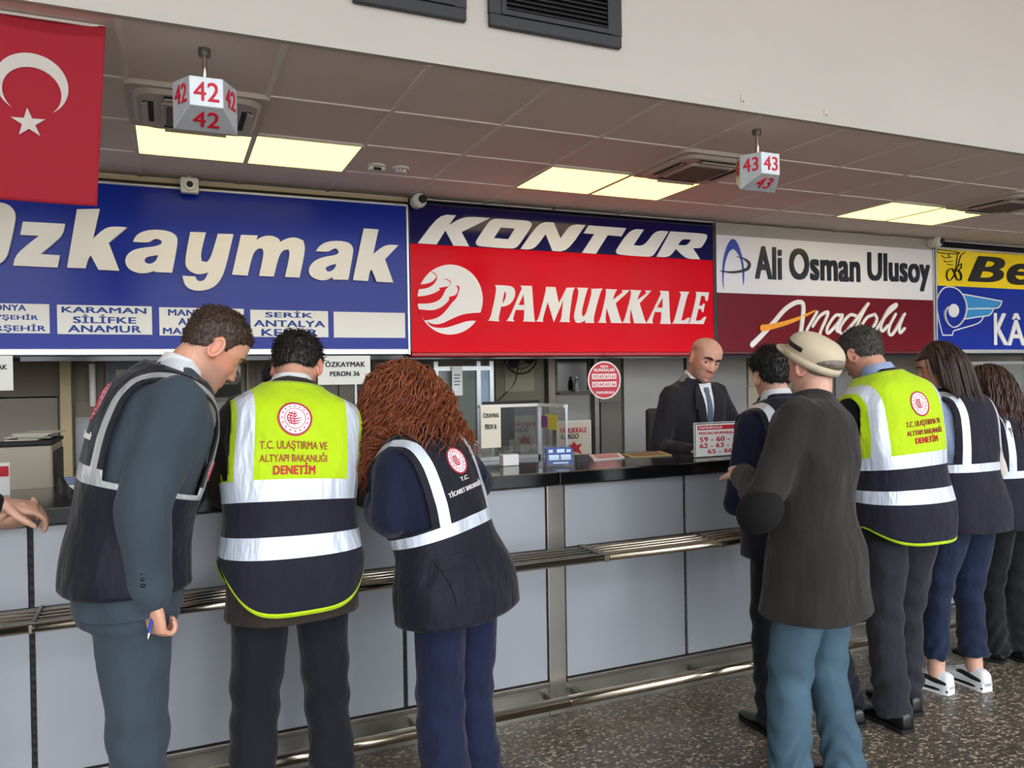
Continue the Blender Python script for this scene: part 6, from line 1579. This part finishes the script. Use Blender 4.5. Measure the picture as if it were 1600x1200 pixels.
# ---------------- person 5: cap and charcoal coat
def p_cap():
    p = Person(base(1272, 2.20), 27, 1.70, 'man in beige cap, long charcoal coat and faded jeans with his back turned', lean=5, side=14, wide=1.04, deep=1.10, head=(4, -19, 4), hshift=(.03, -.01, 0), feet=((-.11, .09), (.10, -.05)), skin=(206, 160, 140))
    p.arm('L', U(1192, 783, 2.16), U(1160, 742, 2.42), dict(n=(-.3, -.3, .9), curl=85, side='L'))
    p.arm('R', (2.42, 2.40, 1.08), (2.26, 2.52, 1.12), dict(n=(0, 0, 1), curl=60, side='R'))
    p.body(stubble=(170, 140, 126)); p.brows(H_grey)
    p.short_hair(H_grey, .016, strands=0, sidecut=.9, crown=(0, 0, .6, 1.0), seed=12)
    p.top('coat', C_char, grow=.026, hem=.70, sleeve=(.08, .068, .058), flare=.24, seed=9, amp=.009)
    p.trousers(C_denim, rad=(.105, .086, .085), hem=.05, seed=9, amp=.010)
    p.shoes(C_shoe, C_sole)
    # elbow patch
    S0, E, W, _ = p.arms['L']
    bm = bmesh.new(); ax = unit(unit(E-S0)*.6+unit(E-W)*.6)
    a = unit(W-E); b = unit(np.cross(ax, a)); a = np.cross(b, ax)
    bm2 = bmesh.new(); ellipsoid(bm2, E+ax*.022+a*.035+np.array([0, -.012, 0]), (.098, .076, .080), 28, 18, rot=np.stack([a, b, ax], 1)); p.emit('elbow_patch', bm2, mat('black suede', (9, 8, 9), 0.95)); bm.free()
    # cap
    bm = bmesh.new(); V = head_grid(80, 90)
    def capring(z, g, yo=0.0, n=64, sq=1.0):
        th = np.linspace(0, 2*np.pi, n, endpoint=False); return np.array([((.083+g)*math.cos(t), yo-.006+(.104+g)*math.sin(t), z+.10*(0)*1) for t in th])
    cr = []
    M_cap = mat('beige canvas', (200, 184, 158), 0.9, bump=[(300, .15), (14, .12)], var=.04)
    tilt = rotm(-31, 0, 0)
    def tl(r): return p.Hd((r-np.array([0, 0, .04])) @ tilt.T+np.array([0, 0, .04]))
    for z, g in ((.030, .010), (.050, .0155), (.066, .0170), (.084, .0155), (.100, .008), (.114, -.006), (.126, -.026), (.133, -.050), (.136, -.078)): cr.append(tl(capring(z, g)))
    loft(bm, cr, cap0=False); cap = p.emit('cap', bm, M_cap)
    md = cap.modifiers.new('t', 'SOLIDIFY'); md.thickness = .004; md.offset = -1
    bm = bmesh.new()
    rg = [tl(np.roll(capring(z, g), 12, 0)[:46]) for z, g in ((.064, .016), (.064, .0195), (.081, .0195), (.081, .016))]
    V_ = [[bm.verts.new(q) for q in r] for r in rg]
    for a_, b_ in zip(V_, V_[1:]+V_[:1]):
        for i in range(45): bm.faces.new((a_[i], a_[i+1], b_[i+1], b_[i]))
    bm.faces.new([v_[0] for v_ in V_]); bm.faces.new([v_[45] for v_ in V_]); p.emit('cap_band', bm, mat('black ribbon', (22, 22, 24), 0.5), cap)
    bm = bmesh.new(); top_, bot = [], []
    n = 24
    g_ = []
    for i in range(n+1):
        t = R_(35+110*i/n); row = []
        for j in range(7):
            e = j/6; ext = .062*math.sin(R_(180*i/n))**.6*e
            row.append(((.090+ext*.4)*math.cos(t), -.006+(.112+ext)*math.sin(t), .036-.014*e*e-.006*abs(math.cos(t))))
        g_.append(row)
    vs_ = [[bm.verts.new(q) for q in tl(np.array(r))] for r in g_]
    for i in range(n):
        for j in range(6): bm.faces.new((vs_[i][j], vs_[i+1][j], vs_[i+1][j+1], vs_[i][j+1]))
    br = p.emit('cap_peak', bm, M_cap, cap); md = br.modifiers.new('t', 'SOLIDIFY'); md.thickness = .006; md.offset = 0
    # brim turn-up at the sides and the strap over the rear opening
    bm = bmesh.new(); rg = [tl(capring(z, g)) for z, g in ((.018, .0135), (.018, .019), (.046, .0205), (.046, .0145))]; loft(bm, rg, False, False); p.emit('cap_brim', bm, M_cap, cap)
    bm = bmesh.new(); th = np.linspace(R_(220), R_(312), 20)
    gap = [[(.1015*math.cos(t), -.006+.1225*math.sin(t), .050), (.1015*math.cos(t), -.006+.1225*math.sin(t), .052+.036*math.sin(math.pi*i/19)**.7)] for i, t in enumerate(th)]
    v2 = [[bm.verts.new(q) for q in tl(np.array(r))] for r in gap]
    for i in range(19): bm.faces.new((v2[i][0], v2[i+1][0], v2[i+1][1], v2[i][1]))
    q = p.emit('cap_opening', bm, H_grey, cap); md = q.modifiers.new('t', 'SOLIDIFY'); md.thickness = .002
    return p
# ---------------- person 6: second lime vest
def p_lime2():
    p = Person(base(1409, 2.52), -4, 1.79, 'man with glasses in lime yellow safety vest over black sweater, right of the capped man', lean=13, side=-5.5, wide=1.05, deep=1.1, head=(30, 6, 0), feet=((-.12, -.04), (.05, .07)), skin=(196, 146, 122))
    p.arm('L', U(1362, 742, 2.56), (3.04, 3.14, 1.18), dict(n=(0, 0, 1), curl=18, side='L'))
    p.arm('R', (3.36, 2.9, 1.12), (3.2, 3.22, 1.18), dict(n=(0, 0, 1), curl=18, side='R'))
    p.body(stubble=(120, 100, 92)); p.brows(H_salt)
    p.short_hair(H_salt, .014, strands=2600, slen=.02, sidecut=.6, seed=13)
    p.top('sweater', C_black, grow=.018, hem=.80, sleeve=(.060, .060, .05), seed=10)
    p.trousers(C_darkgr, rad=(.10, .080, .078), seed=10, hem=.05)
    p.shirt_collar(C_bshirt, .006, z1=1.555)
    p.shoes(C_shoe, C_sole)
    p.vest('hv', HV, [(1.10, 1.155), (.955, 1.01)], .79, arm=.215, armz=1.155, vx=(.150, .198), curve=.05, flare=.04, seed=5, split=1.155, edge=.012)
    hv_print(p, .01, 1.345, .95)
    # glasses
    Mg = mat('glasses frame', (30, 26, 26), 0.3)
    bm = bmesh.new()
    for sx in (-1, 1):
        th = np.linspace(0, 2*np.pi, 25); tube(bm, p.Hd(np.array([(sx*.033+.022*math.cos(t), .101+.0*t-.004*abs(math.cos(t)), -.006+.017*math.sin(t)) for t in th])), .0018, 6, ends=False)
        tube(bm, p.Hd(np.array([(sx*.055, .097, .0), (sx*.076, .06, .0), (sx*.080, .0, .004), (sx*.079, -.012, -.008)])), .0018, 6, n=14)
    tube(bm, p.Hd(np.array([(-.011, .103, -.002), (0, .106, .001), (.011, .103, -.002)])), .0016, 6, n=6)
    p.emit('glasses', bm, Mg)
    return p
# ---------------- person 7: woman with straight dark hair
def p_straight():
    p = Person(base(1506, 2.66), 2, 1.70, 'woman with straight dark hair in navy vest, blue shirt and white sneakers', lean=10, wide=1.12, deep=1.15, sex='f', head=(14, 40, 0), feet=((-.22, .03), (-.01, -.03)), toe=(8, -6))
    p.arm('L', U(1494, 708, 2.62), U(1445, 716, 3.1), dict(n=(0, 0, 1), curl=18, side='L'))
    p.arm('R', (3.80, 2.94, 1.10), (3.68, 3.18, 1.18), dict(n=(0, 0, 1), curl=18, side='R'))
    p.body(); p.brows(H_cho, .003)
    p.top('shirt', C_bshirt, grow=.014, hem=.88, sleeve=(.08, .07, .05), seed=11, short=1.02)
    p.trousers(C_bluetr, rad=(.102, .072, .06), hem=.16, seed=11)
    p.shoes(mat('white sneaker', (222, 222, 224), 0.5), mat('white rubber sole', (216, 216, 218), 0.5), 'sneaker', 'sneaker')
    p.vest('navy', [C_navyv, C_refl, C_lime, C_navyv], [(1.085, 1.125)], .80, arm=.165, armz=1.13, vx=(.105, .14), flare=.10, seed=7, amp=.009)
    p.long_hair(H_cho, n=520, length=.29, vol=.016, r=.0048, face=74, back=.25, seed=14)
    return p
# ---------------- person 8: woman with wavy brown hair
def p_wavy():
    p = Person(base(1580, 2.78), 0, 1.57, 'woman with long brown hair in navy vest, striped blouse and black flared trousers', lean=13, wide=1.12, deep=1.1, sex='f', head=(10, 42, 0), feet=((-.16, .05), (.0, .0)), toe=(20, 0))
    p.arm('L', U(1560, 738, 2.76), U(1520, 750, 3.1), dict(n=(0, 0, 1), curl=18, side='L'))
    p.arm('R', (4.55, 3.0, 1.10), (4.4, 3.22, 1.18), dict(n=(0, 0, 1), curl=18, side='R'))
    p.body(); p.brows(H_cho, .003)
    MB = mat('cream blouse', (206, 196, 186), 0.85, var=.1, vscale=160, bump=[(9, .2)])
    p.top('blouse', MB, grow=.014, hem=.88, sleeve=(.082, .078, .055), seed=12)
    p.trousers(C_black, rad=(.10, .078, .10), flare=.115, hem=.06, seed=12)
    p.shoes(C_shoe, C_sole)
    p.vest('navy', [C_navyv, C_refl, C_lime, C_navyv], [(1.085, 1.125)], .80, arm=.16, armz=1.12, vx=(.105, .14), flare=.06, seed=8)
    p.long_hair(mat('wavy brown hair', (66, 42, 34), 0.4, var=.35, vscale=50), n=560, length=.38, vol=.03, curl=.005, cfreq=9, r=.0048, face=72, back=.2, seed=15)
    return p
# ---------------- person 9: bald attendant
def p_bald():
    q = U(1082, 640, 3.98)
    p = Person((q.x, 4.02), 186, 1.78, 'bald attendant in dark suit and tie leaning over behind the counter', lean=13, side=3, wide=1.12, head=(18, -10, -12), skin=(204, 152, 128), hscale=1.10)
    p.arm('R', U(1028, 700, 3.95), U(1085, 708, 3.62), dict(n=(0, 0, 1), curl=20, side='R'))
    p.arm('L', U(1168, 700, 3.95), U(1120, 712, 3.66), dict(n=(0, 0, 1), curl=20, side='L'))
    p.gaze = 1
    p.body(bald=(120, 96, 84), stubble=(130, 108, 98), voxel=.0046); p.brows(H_black, .0055)
    p.top('suit_jacket', C_suitdk, grow=.018, hem=.80, sleeve=(.078, .064, .052), seed=13)
    p.trousers(C_suitdk, seed=13)
    p.shoes(C_shoe, C_sole)
    p.bvh_from_torso(.022)
    p.decal('shirt_front', [[(-.052, 1.50), (.052, 1.50), (.045, 1.42), (.012, 1.12), (-.012, 1.12), (-.045, 1.42)]], C_wshirt, 1, .006)
    p.decal('necktie', [[(-.016, 1.478), (.016, 1.478), (.020, 1.455), (.014, 1.445), (.026, 1.22), (0, 1.18), (-.026, 1.22), (-.014, 1.445), (-.020, 1.455)]], mat('blue grey tie', (84, 98, 116), 0.6), 1, .011, thick=.004)
    for s in (-1, 1):
        p.decal('lapel', [[(s*.050, 1.505), (s*.085, 1.46), (s*.108, 1.37), (s*.080, 1.355), (s*.092, 1.335), (s*.014, 1.12), (s*.010, 1.14), (s*.040, 1.42)][::s]], C_suitdk, 1, .010, thick=.005)
    p.shirt_collar(C_wshirt, .006, z1=1.552)
    return p
# ---------------- person 10: clerk mostly hidden behind the second man
def p_clerk():
    p = Person((U(436, 700, 4.2).x, 4.15), 176, 1.66, 'clerk with dark hair behind the counter, hidden by the man in the lime vest', lean=8, head=(22, 0, 0))
    p.arm('R', U(425, 745, 4.1), U(470, 745, 3.66), dict(n=(0, 0, 1), curl=20, side='R'))
    p.arm('L', U(556, 700, 3.95), U(592, 705, 3.55), dict(n=(0, 0, 1), curl=20, side='L'))
    p.body(); p.brows(H_black)
    p.short_hair(H_black, .02, strands=1200, slen=.03, seed=20)
    p.top('sweater', C_navyj, grow=.018, hem=.80, seed=14); p.trousers(C_blacktr, seed=14); p.shoes(C_shoe, C_sole)
    return p
# ---------------- person 0: only forearm and clasped hands come into the frame
def p_hands():
    p = Person((-1.02, 2.74), -28, 1.76, 'person in black sleeve with clasped hands, cut by the left photo edge', lean=6, head=(5, 0, 0))
    wl, wr = U(-16, 818, 2.90), U(4, 788, 2.86)
    p.arm('R', (-.80, 2.70, 1.235), tuple(wr), dict(n=(-.25, -.35, .9), curl=34, side='R', f=(1, .25, -.28), thumb=.3))
    p.arm('L', (-1.0, 2.98, 1.10), tuple(wl), dict(n=(.1, -.5, -.85), curl=40, side='L', f=(1, .1, .0), thumb=.3))
    p.body(voxel=.0042); p.brows(H_black)
    p.short_hair(H_black, .016, strands=600, seed=21)
    p.top('jacket', C_black, grow=.018, hem=.78, seed=15, cuffgap=.035); p.trousers(C_blacktr, seed=15); p.shoes(C_shoe, C_sole)
    return p
import os
ONLY = None
for fn in (p_hands, p_grey, p_lime, p_curly, p_dark, p_cap, p_lime2, p_straight, p_wavy, p_bald, p_clerk):
    PEOPLE[fn.__name__] = fn()
